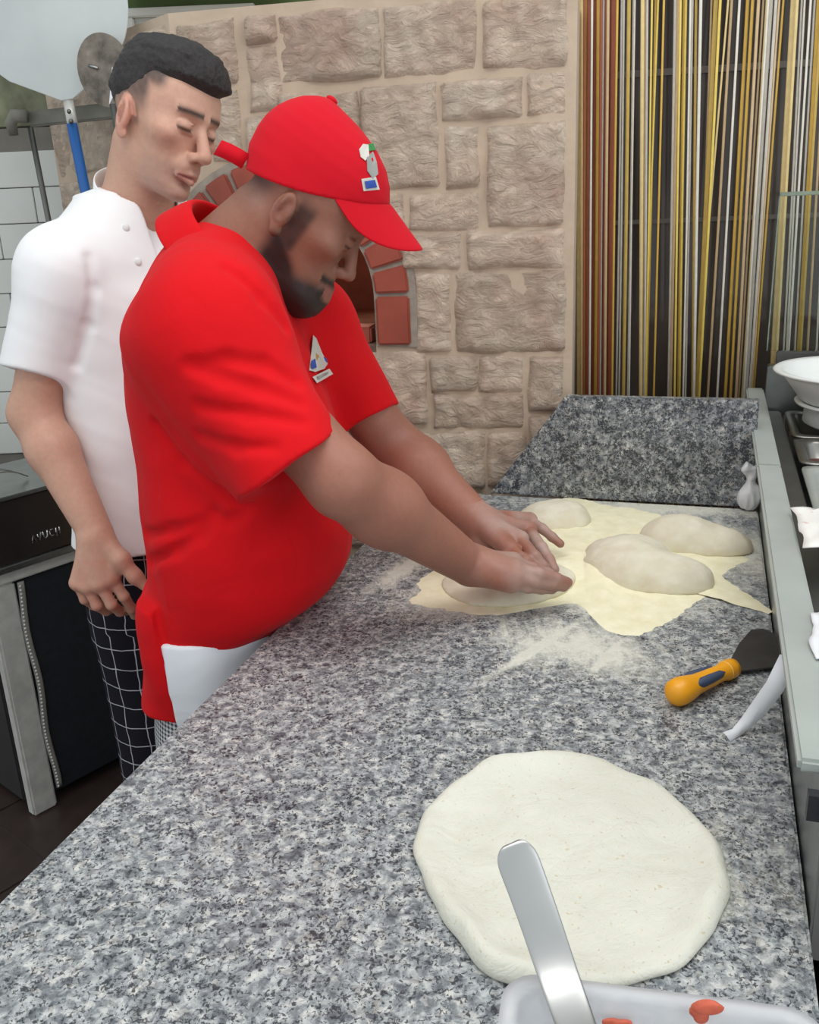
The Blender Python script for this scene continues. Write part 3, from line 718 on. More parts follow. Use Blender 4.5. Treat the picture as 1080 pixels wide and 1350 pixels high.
for j in range(len(prof) - 1):
    for k in range(N): Fc.append((j * N + k, j * N + (k + 1) % N, (j + 1) * N + (k + 1) % N, (j + 1) * N + k))
tag(mesh('stretched_pizza_dough', V, Fc, M_PIZ), 'round stretched pizza base lying on the granite in front', 'pizza base')

# scraper
sc_ = empty('dough_scraper'); tag(sc_, 'dough scraper with orange and blue handle and dark steel blade', 'scraper')
bl = [G(x, y, ZC + .006) for x, y in [(962, 872), (975, 848), (990, 831), (1006, 829), (1022, 836), (1031, 879), (1000, 883), (970, 886)]]
prism('blade', [p + np.array([0, 0, -.001]) for p in bl], (0, 0, .002), plain('dark_scraper_steel', srgb(74, 72, 70), .45, .5, var=.2, scale=40), sc_, .0006)
ha, hb_ = G(893, 913, ZC + .017), G(962, 882, ZC + .013); hx = hb_ - ha
M_OR = plain('orange_handle', srgb(240, 164, 26), .35, var=.05); M_BL = plain('blue_grip', srgb(62, 74, 98), .6, var=.08)
prof_ = [(-.12, .004), (-.10, .010), (-.04, .0155), (.06, .0165), (.16, .0155), (.32, .0125), (.5, .0115), (.68, .0108), (.8, .010), (.9, .0118), (1.0, .0125), (1.07, .0115), (1.08, .006)]
tube('handle', [ha + hx * t for t, r in prof_], [r for t, r in prof_], M_OR, sc_, 20)
hn = nrm(np.cross(hx, (0, 0, 1)))
for s_ in (1, -1):
    base_ = [ha + hx * t + hn * s_ * r * .72 + np.array([0, 0, r * .5]) for t, r in ((.18, .013), (.34, .0125), (.52, .0115), (.70, .0105), (.80, .010))]
    tube('grip_inlay', base_, [.001, .0062, .0058, .0048, .001], M_BL, sc_, 10)
tube('handle_ring', [ha + hx * .905, ha + hx * .925], .0123, plain('pale_orange', srgb(246, 190, 90), .4), sc_, 20)

# paper strip hanging from the rail
M_PAPER = plain('white_paper', srgb(226, 228, 230), .7, var=.03)
tp = [(G(1040, 868, .992), .0095), (G(1022, 905, .965), .0095), (G(1002, 932, .935), .009), (G(984, 953, .912), .007), (G(970, 966, .9035), .005), (G(958, 972, .9030), .006)]
V, Fc = [], []
for i, (p, w) in enumerate(tp):
    d = tp[min(i + 1, 5)][0] - tp[max(i - 1, 0)][0]; s_ = nrm(np.cross(d, (0, -.6, .8))) * w
    V += [p + s_, p + np.array([0, 0, .0015]), p - s_]
for i in range(5): Fc += [(i * 3, i * 3 + 1, i * 3 + 4, i * 3 + 3), (i * 3 + 1, i * 3 + 2, i * 3 + 5, i * 3 + 4)]
o = mesh('paper_strip', V, Fc, M_PAPER); sm = o.modifiers.new('s', 'SOLIDIFY'); sm.thickness = .0006
tag(o, 'narrow white paper strip hanging from the rail onto the granite', 'paper')

# little tied bag
M_BAG = plain('white_bag_plastic', srgb(228, 230, 230), .3, var=.04, Alpha=1.0)
f = Field(); b0 = G(987, 672, ZC)
f.ell(b0 + [0, 0, .024], (.021, .02, .024), .01).cone(b0 + [0, 0, .04], b0 + [.001, 0, .062], .012, .007, .01).cone(b0 + [0, 0, .062], b0 + [-.006, 0, .08], .006, .012, .006).cone(b0 + [0, 0, .062], b0 + [.009, .002, .076], .005, .008, .006)
f.disp(lambda P: (.0035 * np.abs(wob(P * np.float32([1, 1, .45]), 150, 31)) - .002).astype(np.float32)); f.func(lambda P: (ZC + .0006) - P[..., 2], .003)
tag(field_obj('plastic_bag', f, b0 - [.04, .04, .006], b0 + [.04, .04, .1], .0022, M_BAG), 'small knotted white plastic bag in the back corner by the rail', 'bag')

# ------------------------------------------------------------------ steel topping unit on the right
pu = empty('prep_unit'); tag(pu, 'stainless steel topping unit with a grey rail along the counter', 'prep unit')
kbox('body', -.715, .70, .690, 1.35, .05, .96, M_STEELD, pu, .004)
for (u, v) in ((-.68, .73), (.66, .73), (-.68, 1.3), (.66, 1.3)): kbox('foot', u - .02, u + .02, v - .02, v + .02, 0.001, .049, M_BLACK, pu, .003)
kbox('rail_face', -.715, .757, .668, .680, .86, 1.037, M_STEEL, pu, .002)
kbox('rail_cap', -.718, .121, .645, .681, 1.038, 1.05, M_RAIL, pu, .003)
kbox('rail_cap', .1235, .757, .645, .681, 1.038, 1.05, M_RAIL, pu, .003)
kbox('gutter', -.715, .70, .682, .716, .962, 1.012, M_STEELD, pu, .003)
kbox('end_cap', -.752, -.7185, .652, .72, 1.0, 1.046, M_BLACK, pu, .012)
kbox('end_face', -.724, -.7165, .682, 1.35, .5, 1.037, M_STEELD, pu, .002)
M_PAN = plain('pan_steel', srgb(150, 148, 142), .3, .95, var=.1); M_PANP = plain('clouded_pan_plastic', srgb(176, 180, 172), .35, var=.05, Transmission_Weight=.25)
def pan(u0, u1, v0, v1, z0, z1, mat, lab, fill=None):
    e = empty('food_pan'); tag(e, lab, 'pan', 'pans in the topping unit')
    def ring(ua, ub, va, vb, z, r=.022):
        P = []
        for (cu, cv, a0) in ((ub - r, vb - r, 0), (ua + r, vb - r, 90), (ua + r, va + r, 180), (ub - r, va + r, 270)):
            for q in (0, 30, 60, 90):
                t = math.radians(a0 + q); P.append(K(cu + r * math.cos(t), cv + r * math.sin(t), z))
        return P
    R = [ring(u0, u1, v0, v1, z1 - .004), ring(u0, u1, v0, v1, z1), ring(u0 + .014, u1 - .014, v0 + .014, v1 - .014, z1), ring(u0 + .018, u1 - .018, v0 + .018, v1 - .018, z1 - .006), ring(u0 + .026, u1 - .026, v0 + .026, v1 - .026, z0)]
    n = 16; V = [p for r in R for p in r]; Fc = [(j * n + k, j * n + (k + 1) % n, (j + 1) * n + (k + 1) % n, (j + 1) * n + k) for j in range(len(R) - 1) for k in range(n)]
    Fc.append(tuple((len(R) - 1) * n + k for k in range(n)))
    o = mesh('pan_shell', V, Fc, mat, e); s = o.modifiers.new('s', 'SOLIDIFY'); s.thickness = .0015; s.offset = 1
    if fill:
        mesh('pan_contents', ring(u0 + .022, u1 - .022, v0 + .022, v1 - .022, z0 + .02) + [K((u0 + u1) / 2, (v0 + v1) / 2, z0 + .028)], [(k, (k + 1) % 16, 16) for k in range(16)], fill, e)
    return e
pan(.43, .66, .72, 1.12, .97, 1.022, M_PAN, 'shallow steel pan under the stacked white bowls')
pan(.24, .42, .72, 1.12, .97, 1.022, M_PAN, 'steel pan just in front of the white bowls', plain('tomato_leftover', srgb(96, 58, 48), .5, var=.3, scale=50))
pan(-.06, .23, .72, 1.12, .97, 1.022, M_PANP, 'clouded plastic pan beside the rail joint')
pan(-.36, -.07, .72, 1.12, .97, 1.022, M_PAN, 'steel pan half under the stained paper')
pan(-.69, -.37, .72, 1.12, .97, 1.022, M_PAN, 'steel pan nearest the camera')
# upright and glass guard at the back
gd = empty('glass_guard'); tag(gd, 'clear glass guard in a steel foot behind the white bowls', 'glass guard')
kbox('foot_box', .715, .752, .684, 1.3, 1.0, 1.105, M_STEEL, gd, .002)
kbox('clamp_strip', .722, .745, .700, 1.3, 1.106, 1.135, M_STEELD, gd, .002)
mg = NT('guard_glass'); mg.base((.93, .98, .95, 1)); mg.set(Roughness=.02, Transmission_Weight=1.0, IOR=1.22); mg = mg.m
kbox('pane', .729, .737, .682, 1.3, 1.136, 1.449, mg, gd, .001)
M_GE = plain('green_glass_edge', srgb(150, 164, 144), .15, var=.2, scale=70, Transmission_Weight=.3)
kbox('polished_edge', .728, .738, .680, 1.3, 1.4495, 1.4575, M_GE, gd, .001)
kbox('polished_edge', .728, .738, .679, .6815, 1.136, 1.449, M_GE, gd, .0005)
# bowls
def bowl(label, c, r, h, rb, mat, lip=True, sx=1.0):
    o = K(*c); M = np.stack([CD, CV, np.array([0, 0, 1.])], 1)
    pr_ = [(0.002, 0), (rb, 0), (rb + .01, .006), (r - .012, h - .012), (r - .008, h - .004), (r + .006, h - .003), (r + .008, h), (r + .004, h + .003), (r - .011, h), (r - .016, h - .014), (rb + .006, .012), (rb - .004, .006), (0.002, .005)]
    b = lathe('bowl', pr_, mat, None, o, M, 48, 1.0, sx); tag(b, label, 'bowl', 'stacked white plastic bowls'); return b
bowl('flat white plastic dish under the wide white bowl', (.54, .865, 1.0235), .13, .045, .11, M_WHITEP)
bowl('wide white plastic bowl on top of the flat dish', (.53, .845, 1.0695), .155, .062, .10, M_WHITEP)
# stained paper on the unit
M_STAIN = NT('tomato_stained_paper'); M_STAIN.base(M_STAIN.mix(M_STAIN.ramp(M_STAIN.noise(24, 4).outputs[0], [(.55, (0, 0, 0)), (.62, (1, 1, 1))]), srgb(232, 230, 224), srgb(196, 110, 70))); M_STAIN.set(Roughness=.7); M_STAIN = M_STAIN.m
def crumple(name, label, cu, cv, cz, w, l, hgt, mat, seed):
    n = 16; V = []
    for i in range(n + 1):
        for j in range(n + 1):
            a_, b_ = i / n - .5, j / n - .5; p = np.array([a_ * 3, b_ * 3, seed])
            V.append(K(cu + a_ * l + .004 * float(wob(p, 2, seed)), cv + b_ * w + .004 * float(wob(p, 2, seed + 1)), cz + hgt * (.5 + .5 * abs(float(wob(p, 3.2, seed + 2)))) * (1 - 1.5 * (a_ * a_ + b_ * b_))))
    o = mesh(name, V, [(i * (n + 1) + j, (i + 1) * (n + 1) + j, (i + 1) * (n + 1) + j + 1, i * (n + 1) + j + 1) for i in range(n) for j in range(n)], mat)
    s = o.modifiers.new('s', 'SOLIDIFY'); s.thickness = .001; tag(o, label, 'paper'); return o
crumple('crumpled_paper', 'crumpled white paper with tomato stains across the steel unit', -.20, .745, 1.053, .13, .15, .02, M_STAIN, 41)
crumple('paper_scrap', 'small white paper scrap on the rail near the camera', -.50, .698, 1.051, .05, .10, .006, M_PAPER, 47)

# ------------------------------------------------------------------ foreground tub and steel spatula
mt = NT('clouded_tub_plastic'); mt.base((.78, .79, .81, 1)); mt.set(Roughness=.35, Transmission_Weight=.25, IOR=1.3); mt.b.inputs['Alpha'].default_value = .66; mt = mt.m
TA = G(668, 1283, .98); TB = G(1082, 1336, .98); tx = nrm((TB - TA) * [1, 1, 0]); ty = np.array([tx[1], -tx[0], 0]); tw = np.linalg.norm(TB - TA); td = .14
def tring(ins, z, r):
    P = []
    for (ca, cb, a0) in ((tw - ins - r, ins + r, 270), (tw - ins - r, td - ins - r, 0), (ins + r, td - ins - r, 90), (ins + r, ins + r, 180)):
        for q in range(0, 91, 15):
            t = math.radians(a0 + q); p = TA + tx * (ca + r * math.cos(t)) + ty * (cb + r * math.sin(t)); P.append((p[0], p[1], z))
    return P
R_ = [tring(0, .974, .022), tring(0, .98, .022), tring(.006, .9815, .02), tring(.009, .978, .018), tring(.011, .962, .018), tring(.014, .958, .018), tring(.022, .908, .018), tring(.03, .9025, .014)]
n = len(R_[0]); V = [p for r in R_ for p in r]
Fc = [(j * n + k, j * n + (k + 1) % n, (j + 1) * n + (k + 1) % n, (j + 1) * n + k) for j in range(len(R_) - 1) for k in range(n)] + [tuple((len(R_) - 1) * n + k for k in range(n))]
tub = empty('plastic_tub'); tag(tub, 'clouded plastic tub with tomato smears, holding the steel spatula', 'tub')
o = mesh('tub_shell', V, Fc, mt, tub); s = o.modifiers.new('s', 'SOLIDIFY'); s.thickness = .0016; s.offset = -1
M_TOM = plain('tomato_sauce', srgb(204, 96, 70), .6, var=.2, scale=90)
for (x, y, w, hh) in ((938, 1326, .011, .0045), (918, 1338, .006, .005), (812, 1348, .008, .003)):
    p = onplane(x, y, TA + ty * .017, ty); f = Field()
    for q in range(5):
        f.ell(p + tx * random.uniform(-w, w) * .7 + np.array([0, 0, random.uniform(-hh, hh) * .7]), (w * .5, .0008, hh * .6), .003)
    field_obj('sauce_smear', f, p - .03, p + .03, .0011, M_TOM, tub)
sp = empty('steel_spatula'); tag(sp, 'brushed steel spatula handle leaning out of the plastic tub', 'spatula')
sp_pts = [(676, 1114, .5000, .010, 0), (677, 1116, .4995, .0180, 0), (679, 1122, .499, .0240, 0), (682, 1132, .497, .0285, 0), (692, 1158, .490, .0275, 0), (716, 1225, .470, .0265, 0), (737, 1290, .447, .0255, 0), (757, 1345, .42, .0245, 0), (778, 1405, .385, .022, 0)]
C_ = [Wy(x, y, Y) for x, y, Y, w, q in sp_pts]; V, Fc = [], []
bend = [-.004, -.0025, -.001, .0, .0006, 0, 0, 0, 0]
sw = _R + _U * .12
for i, p in enumerate(C_):
    d = nrm(C_[min(i + 1, len(C_) - 1)] - C_[max(i - 1, 0)]); s_ = nrm(sw - d * (sw @ d)); nn = nrm(np.cross(s_, d)); w = sp_pts[i][3] * .5
    if nn[2] < 0: nn = -nn
    for a_ in (-1, -.6, 0, .6, 1): V.append(p + s_ * w * a_ + nn * (bend[i] + .0012 * (1 - a_ * a_)))
for i in range(len(C_) - 1):
    for k in range(4): Fc.append((i * 5 + k, i * 5 + k + 1, (i + 1) * 5 + k + 1, (i + 1) * 5 + k))
o = mesh('handle', V, Fc, plain('spatula_steel', srgb(186, 186, 184), .36, 1.0, var=.05), sp); s = o.modifiers.new('s', 'SOLIDIFY'); s.thickness = .002; s = o.modifiers.new('b', 'SUBSURF'); s.levels = 2; s.render_levels = 2
e_ = C_[-1]; dd = nrm(C_[-1] - C_[-2]); s_ = nrm(sw - dd * (sw @ dd))
prism('blade', [e_ - s_ * .009, e_ + s_ * .009, e_ + dd * .02 + s_ * .03, e_ + dd * .10 + s_ * .034, e_ + dd * .10 - s_ * .034, e_ + dd * .02 - s_ * .03], nrm(np.cross(s_, dd)) * .0015, MATS['spatula_steel'], sp, .0004)

# ================================================================== LEFT SIDE: cabinet, steel box, peels
cab = empty('painted_cabinet'); tag(cab, 'low cabinet with chipped white frame and navy padded panel beside the chef', 'cabinet')
CT_, CN_ = tr, np.array([tr[1], -tr[0], 0]); CA_ = np.array([-.985, 2.03, 0])
CM = np.stack([CT_, CN_, np.array([0, 0, 1.])], 1)
M_CHIP = plain('chipped_white_paint', srgb(196, 194, 188), .6, var=.14, scale=26, bump=.3, bscale=50); M_NAVY = plain('navy_panel', srgb(24, 30, 38), .75, var=.25, scale=60, bump=.2, bscale=200)
wbox('post', (-.035, -.03, 0.001), (.03, .004, .64), M_CHIP, cab, .005, CM, CA_)
wbox('top_rail', (-.035, -.05, .641), (.40, .006, .672), M_CHIP, cab, .004, CM, CA_)
wbox('post', (.365, -.03, 0.001), (.40, .004, .64), M_CHIP, cab, .005, CM, CA_)
wbox('padded_panel', (.031, -.02, .035), (.364, -.004, .64), M_NAVY, cab, .004, CM, CA_)
wbox('carcass', (-.03, -.3, .02), (.39, -.055, .64), plain('dark_carcass', srgb(46, 44, 44), .7), cab, .004, CM, CA_)
gpts = [CA_ + CM @ np.array([.040 + .004 * math.sin(z * 22), .003, z]) for z in np.linspace(.05, .635, 40)]
tube('gasket_strip', gpts, [(.009, .003)] * 40, plain('grey_gasket', srgb(150, 148, 142), .7), cab, 8, flat=CN_)
bead = None
for i in range(58):
    z = .055 + i * .01
    c = CA_ + CM @ np.array([.036 + .004 * math.sin(z * 22), .006, z])
    if bead is None:
        bead = lathe('bead', [(.0005, -.003), (.0024, -.002), (.003, 0), (.0024, .002), (.0005, .003)], plain('white_bead', srgb(226, 224, 218), .4), cab, (0, 0, 0), None, 8); bead.location = c
    else:
        o = bpy.data.objects.new('bead', bead.data); COL.objects.link(o); o.parent = cab; o.location = c
bx = empty('steel_appliance'); tag(bx, 'dark stainless appliance with embossed lettering standing on the painted cabinet', 'appliance')
M_DKST = plain('dark_reflecting_steel', srgb(92, 84, 80), .3, .85, var=.15, scale=6)
wbox('casing', (-.35, -.28, .690), (.38, .012, .846), M_DKST, bx, .004, CM, CA_)
wbox('lower_lip', (-.35, -.27, .6735), (.38, .020, .6895), M_STEEL, bx, .003, CM, CA_)
wbox('top_plate', (-.36, -.29, .8465), (.39, .020, .856), M_STEEL, bx, .002, CM, CA_)
M_CHR = plain('chrome_lettering', srgb(190, 190, 188), .15, 1.0, var=.05)
def stroke(pts): tube('embossed_letter', [CA_ + CM @ np.array([a_, .013, b_]) for a_, b_ in pts], .0022, M_CHR, bx, 8)
lx, lz = .085, .725
stroke([(lx, lz), (lx + .006, lz + .018), (lx + .012, lz)]); stroke([(lx + .016, lz + .018), (lx + .02, lz), (lx + .026, lz + .02)])
stroke([(lx + .031, lz + .02), (lx + .032, lz + .005), (lx + .037, lz + .002), (lx + .042, lz + .006), (lx + .043, lz + .021)])
stroke([(lx + .058, lz + .02), (lx + .05, lz + .019), (lx + .048, lz + .01), (lx + .051, lz + .003), (lx + .059, lz + .004)])
stroke([(lx + .066, lz + .02), (lx + .065, lz), (lx + .07, lz + .0)]); stroke([(lx + .075, lz + .02), (lx + .075, lz + .002)])
wh = empty('wire_whisk'); tag(wh, 'thin steel wire whisk lying on top of the dark appliance', 'whisk')
w0 = CA_ + CM @ np.array([-.02, -.06, .859])
for q in (-.016, 0, .016):
    tube('wire', [w0 + CM @ np.array([t, q * 2 * math.sin(math.pi * t / .17) * 1.0 - .02, .004 + .035 * math.sin(math.pi * t / .17)]) for t in np.linspace(0, .17, 12)], .0016, M_STEEL, wh, 6)
tube('grip', [w0 + CM @ np.array([-.14, -.02, .008]), w0 + CM @ np.array([.0, -.02, .008])], .007, M_STEEL, wh, 12)

# peel rack bar, peels
bar = empty('peel_rack'); tag(bar, 'dusty grey peel rack bar on a wall bracket with an upright pole', 'rack')
ba, bb = Wy(36, 157, 2.10), Wy(158, 144, 2.03); M_DUST = plain('dusty_grey_metal', srgb(128, 126, 116), .7, .2, var=.2, scale=20)
bd = nrm(bb - ba); bnn = nrm(np.cross(bd, (0, 0, 1)))
prism('bar', [ba + [0, 0, -.015], bb + [0, 0, -.015], bb + bnn * -.02 + [0, 0, -.015], ba + bnn * -.02 + [0, 0, -.015]], (0, 0, .03), M_DUST, bar, .003)
tube('hook_end', [ba + [.004, -.01, .004], ba + [-.022, -.012, .006], ba + [-.034, -.006, -.008], ba + [-.034, .0, -.03]], [.013, .014, .012, .010], M_DUST, bar, 14)
pp = [Wy(40, 168, 2.09), Wy(52, 230, 2.09), Wy(66, 300, 2.09)]; dv = (pp[2] - pp[0]) / (pp[2][2] - pp[0][2])
tube('upright_pole', [pp[0], pp[0] + dv * (.05 - pp[0][2])], .006, M_STEELD, bar, 12)
M_ALU = plain('scuffed_aluminium', srgb(196, 200, 198), .45, .55, var=.08, scale=5); M_BLUE = plain('blue_handle', srgb(34, 92, 160), .35, var=.06)
M_SOOTM = plain('sooty_metal', srgb(120, 112, 102), .5, .5, var=.55, scale=34)
def plate(name, outline, th, mat, par, nrmv):
    return prism(name, outline, np.asarray(nrmv) * th, mat, par, .0008)
pe = empty('pizza_peel'); tag(pe, 'large round aluminium pizza peel with a blue handle', 'peel')
YP = 2.0; pc_ = Wy(58, 4, YP)
ex = nrm(Wy(164, -8, YP) - pc_); tip = Wy(91, 140, YP); ez = nrm(pc_ - tip); en = nrm(np.cross(ex, ez)); ex = np.cross(ez, en); RP = .163
oc = [pc_ + (ex * math.cos(t) + ez * math.sin(t)) * RP for t in np.linspace(-.88, math.pi + .88, 44)]
oc += [tip - ex * .012 + ez * .012, tip + ex * .012 + ez * .012]
plate('peel_disc', oc, .002, M_ALU, pe, en)
h1 = Wy(96, 170, YP - .0); hd_ = nrm(Wy(112, 245, YP) - Wy(93, 150, YP))
tube('ferrule', [Wy(89, 132, YP) + en * -.004, h1 + en * -.004], [(.011, .006), (.011, .008)], plain('pale_ferrule', srgb(200, 198, 190), .4, .4), pe, 12, flat=en)
for q in (147, 160): tube('rivet', [Wy(91 + (q - 147) * .2, q, YP - .012), Wy(91 + (q - 147) * .2, q, YP - .018)], .0045, M_STEELD, pe, 10)
hl = (h1[2] - .03) / -hd_[2]
tube('handle', [h1 - hd_ * .01, h1 + hd_ * hl], .0105, M_BLUE, pe, 16)
pe2 = empty('turning_peel'); tag(pe2, 'small sooty round turning peel behind the chef\'s head', 'peel')
pc2 = Wy(139, 93, 1.955); RP2 = .058
plate('peel_disc', [pc2 + (ex * math.cos(t) + ez * 1.25 * math.sin(t)) * RP2 * .92 for t in np.linspace(0, 2 * math.pi, 36, endpoint=False)], .002, M_SOOTM, pe2, en)
tube('handle', [pc2 - ez * .06, pc2 - ez * .06 + np.array([.06, .03, -1.5])], .007, M_STEELD, pe2, 12)
tube('screw', [Wy(117, 86, 1.952), Wy(129, 90, 1.948)], .0028, M_STEEL, pe2, 8)
sh = mesh('paper_tag', [Wy(148, 88, 1.93), Wy(153, 100, 1.93), Wy(149, 128, 1.925), Wy(144, 138, 1.925)], [(0, 1, 2, 3)], M_PAPER, None, False)
s = sh.modifiers.new('s', 'SOLIDIFY'); s.thickness = .001; tag(sh, 'small pointed white paper tag by the turning peel', 'paper')

# ================================================================== PEOPLE
def headframe(yaw_dir, pitch, roll=0.0):
    """columns: right, forward, up of a head looking along yaw_dir and nodding down by pitch"""
    h = nrm((yaw_dir[0], yaw_dir[1], 0)); F_ = h * math.cos(pitch) - np.array([0, 0, 1]) * math.sin(pitch)
    Rr = nrm(np.cross(F_, (0, 0, 1))); Up = np.cross(Rr, F_)
    Rr, Up = Rr * math.cos(roll) + Up * math.sin(roll), Up * math.cos(roll) - Rr * math.sin(roll)
    return np.stack([Rr, F_, Up], 1)
def add_head(f, o, M, s, nose=1.0, lean=0.0, lips=1.0, back=.098, es=1.0):
    f.frame(o, M, s)
    f.ell((0, .088 - back, .030), (.0765, back, .084), .02)
    zs = [-.126, -.118, -.104, -.088, -.072, -.05, -.02, .0, .03, .055]
    f.loft(zs, [.074, .088, .091, .087, .090, .090, .087, .086, .089, .084], [.035, .01, -.012, -.024, -.03, -.036, -.04, -.04, -.04, -.04],
           [.016, .029, .041 - lean * .3, .049 - lean * .6, .055 - lean, .060 - lean * .7, .066, .067, .068, .066], .022, n=2.25, capk=.012, blur=9)
    for sx in (-1, 1):
        f.cone((sx * .010, .0865, .0165), (sx * .040, .0755, .0205), .0085, .008, .012)               # brow
        f.ell((sx * .050, .060, -.023), (.014, .019, .012), .028)                                        # cheekbone
        f.ell((sx * .0315, .1000, -.003), (.020, .0185, .0135), .011, 's')                               # socket
        f.ell((sx * .0315, .0775, -.004), (.0150, .0142, .0122), .003)                                  # lidded eye
        f.cone((sx * .018, .0885, -.0125), (sx * .046, .0795, -.0125), .0022, .0018, .005)               # lower lid
        f.cone((sx * .019, .0905, .0028), (sx * .046, .0815, .0015), .0016, .0012, .004)                 # lid fold
    f.cone((0, .086, .006), (0, .1085 * 1.0 + .006 * (nose - 1) * 4, -.036), .0078, .0102 * nose, .010)  # bridge
    f.ell((0, .1105 + .006 * (nose - 1) * 4, -.0415), (.0115 * nose, .0115, .0095), .006)
    for sx in (-1, 1):
        f.ell((sx * .0125, .1005, -.0455), (.0078, .011, .0078), .006)
        f.ell((sx * .0068, .108, -.0545), (.0035, .0055, .0035), .002, 's')
    f.ell((0, .0865, -.066), (.027, .0145, .017), .012)
    for sx in (-1, 1):
        f.cone((sx * .023, .0895, -.0785), (sx * .004, .1012, -.0745), .0030, .0052 * lips, .005)
        f.cone((sx * .022, .0888, -.0815), (0, .0995, -.0868), .0032, .0066 * lips, .005)
        f.cone((sx * .027, .0895, -.0800), (0, .1075, -.0802), .0010, .0016, .003, 's')
        f.cone((sx * .0195, .104, -.044), (sx * .035, .0905, -.076), .0014, .0016, .009, 's')           # nasolabial fold
    f.cone((-.014, .0975, -.0985), (.014, .0975, -.0985), .0045, .0045, .010, 's')
    f.ell((0, .0785, -.112), (.020, .0165, .0135), .012)
    for sx in (-1, 1):                                                                                    # ears
        er = np.stack([nrm((1, -.42 * sx * sx, -.06)), nrm((.42, 1, 0)), np.array([0, 0, 1.])], 1) if sx > 0 else np.stack([nrm((1, .42, .06)), nrm((-.42, 1, 0)), np.array([0, 0, 1.])], 1)
        c = np.array([sx * .0755, -.013, -.024])
        f.ell(c, (.0075, .0185 * es, .0310 * es), .007, rot=er)
        f.ell(c + np.array([sx * .0085, .002, .003]), (.0065, .0105 * es, .0195 * es), .004, 's', rot=er)
        f.ell(c + np.array([sx * .0005, .009, -.002]), (.007, .008, .014), .006, rot=er)               # tragus side
        f.ell(c + np.array([sx * .0005, -.004, .007]), (.0065, .0035, .011), .004, rot=er)               # inner fold
        f.ell(c + np.array([-sx * .002, .008, -.028]), (.006, .009, .009), .006)
    f.world()
def loc(P, o, M, s): return ((P - np.asarray(o)) @ M) / s
def sstep(x, a, b): t = np.clip((x - a) / (b - a), 0, 1); return t * t * (3 - 2 * t)
def mixc(c, col, m): return c * (1 - m[:, None]) + np.array(col[:3]) * m[:, None]
M_SKIN = m_attr('skin', .48, .10, .12, 420)

# ------------------------------------------------------------------ man in red
RF = np.array([math.cos(math.radians(-11)), math.sin(math.radians(-11)), 0]); RR = np.array([RF[1], -RF[0], 0]); RM = np.stack([RR, RF, np.array([0, 0, 1.])], 1)
RO = np.array([-.25, 1.285, 0])
red = empty('person'); tag(red, 'man in red cap and red polo shirt pressing dough on the counter', 'person')
c_hM = headframe((1.0, .0), math.radians(37)); c_hs = .95                       # the cap's own frame, sitting a little back on the head
c_ho = Wy(478, 316, 1.285) - c_hM @ (np.array([0, .09, 0]) * c_hs)
r_hM = headframe((1.0, .0), math.radians(42)); r_hs = .915
r_ho = c_ho + c_hM @ (np.array([.0755, -.013, -.024]) * c_hs) + np.array([-.004, 0, .002]) - r_hM @ (np.array([.0755, -.013, -.024]) * r_hs)
ns, ne, nw = Wy(277, 446, 1.135), Wy(452, 634, 1.055), Wy(617, 744, 1.205)
fs_, fe, fw = Wy(402, 432, 1.43), Wy(520, 590, 1.46), G(629, 686, .988)
nkb = np.array([-.243, 1.295, 1.382])
rb = Field()
rb.frame(RO, RM).loft([.80, .95, 1.10, 1.25, 1.34, 1.40], [.05, .12, .12, .10, .07, .02], [-.12, -.13, -.12, -.12, -.10, -.06], [.12, .14, .14, .15, .15, .10], .04).world()
rb.cone(r_ho + r_hM @ np.array([0, -.022, -.055]), nkb, .058, .071, .035)
add_head(rb, r_ho, r_hM, r_hs, 1.0, 0.0, 1.15, .089, .86)
rb.ell(r_ho + r_hM @ np.array([0, .055, -.100]), (.040, .045, .03), .03, rot=r_hM)                       # soft under-chin
for a, b, c in ((ns, ne, nw), (fs_, fe, fw)):
    rb.cone(nkb + (a - nkb) * .4, a, .06, .058, .03); rb.cone(a, b, .049, .043, .02)
    m = b + (c - b) * .35; rb.cone(b, m, .042, .043, .02); rb.cone(m, c, .043, .0295, .02)
    rb.ell(b + (c - b) * .25, (.044, .042, .042), .03)
# left (far) hand: flat on the dough, fingers spread towards the right
def finger(f, pts, r0, r1, k=.004):
    n = len(pts); f.chain(pts, list(np.linspace(r0, r1, n)), k)
L = {'i': [(674, 725, .968), (694, 741, .966), (706, 750, .955), (714, 756, .944)], 'm': [(686, 711, .972), (705, 734, .968), (716, 747, .955), (724, 757, .943)],
     'r': [(697, 698, .970), (714, 722, .965), (724, 738, .953), (731, 751, .943)], 'p': [(698, 686, .962), (715, 697, .957), (728, 708, .948), (739, 717, .940)]}
Lw = G(629, 686, .988)
for kk_, pts in L.items():
    q = [G(*p) for p in pts]
    rb.cone(Lw + (q[0] - Lw) * .12, q[0], .019, .0135, .014); finger(rb, q, .0098 if kk_ != 'p' else .0088, .0074 if kk_ != 'p' else .0066)
    rb.ell(q[0] + [0, 0, .002], (.0105, .0105, .009), .006)
lt = [G(*p) for p in ((628, 698, .975), (632, 712, .962), (641, 722, .952), (650, 730, .944))]
rb.chain(lt, [.016, .0125, .0105, .0085], .008)
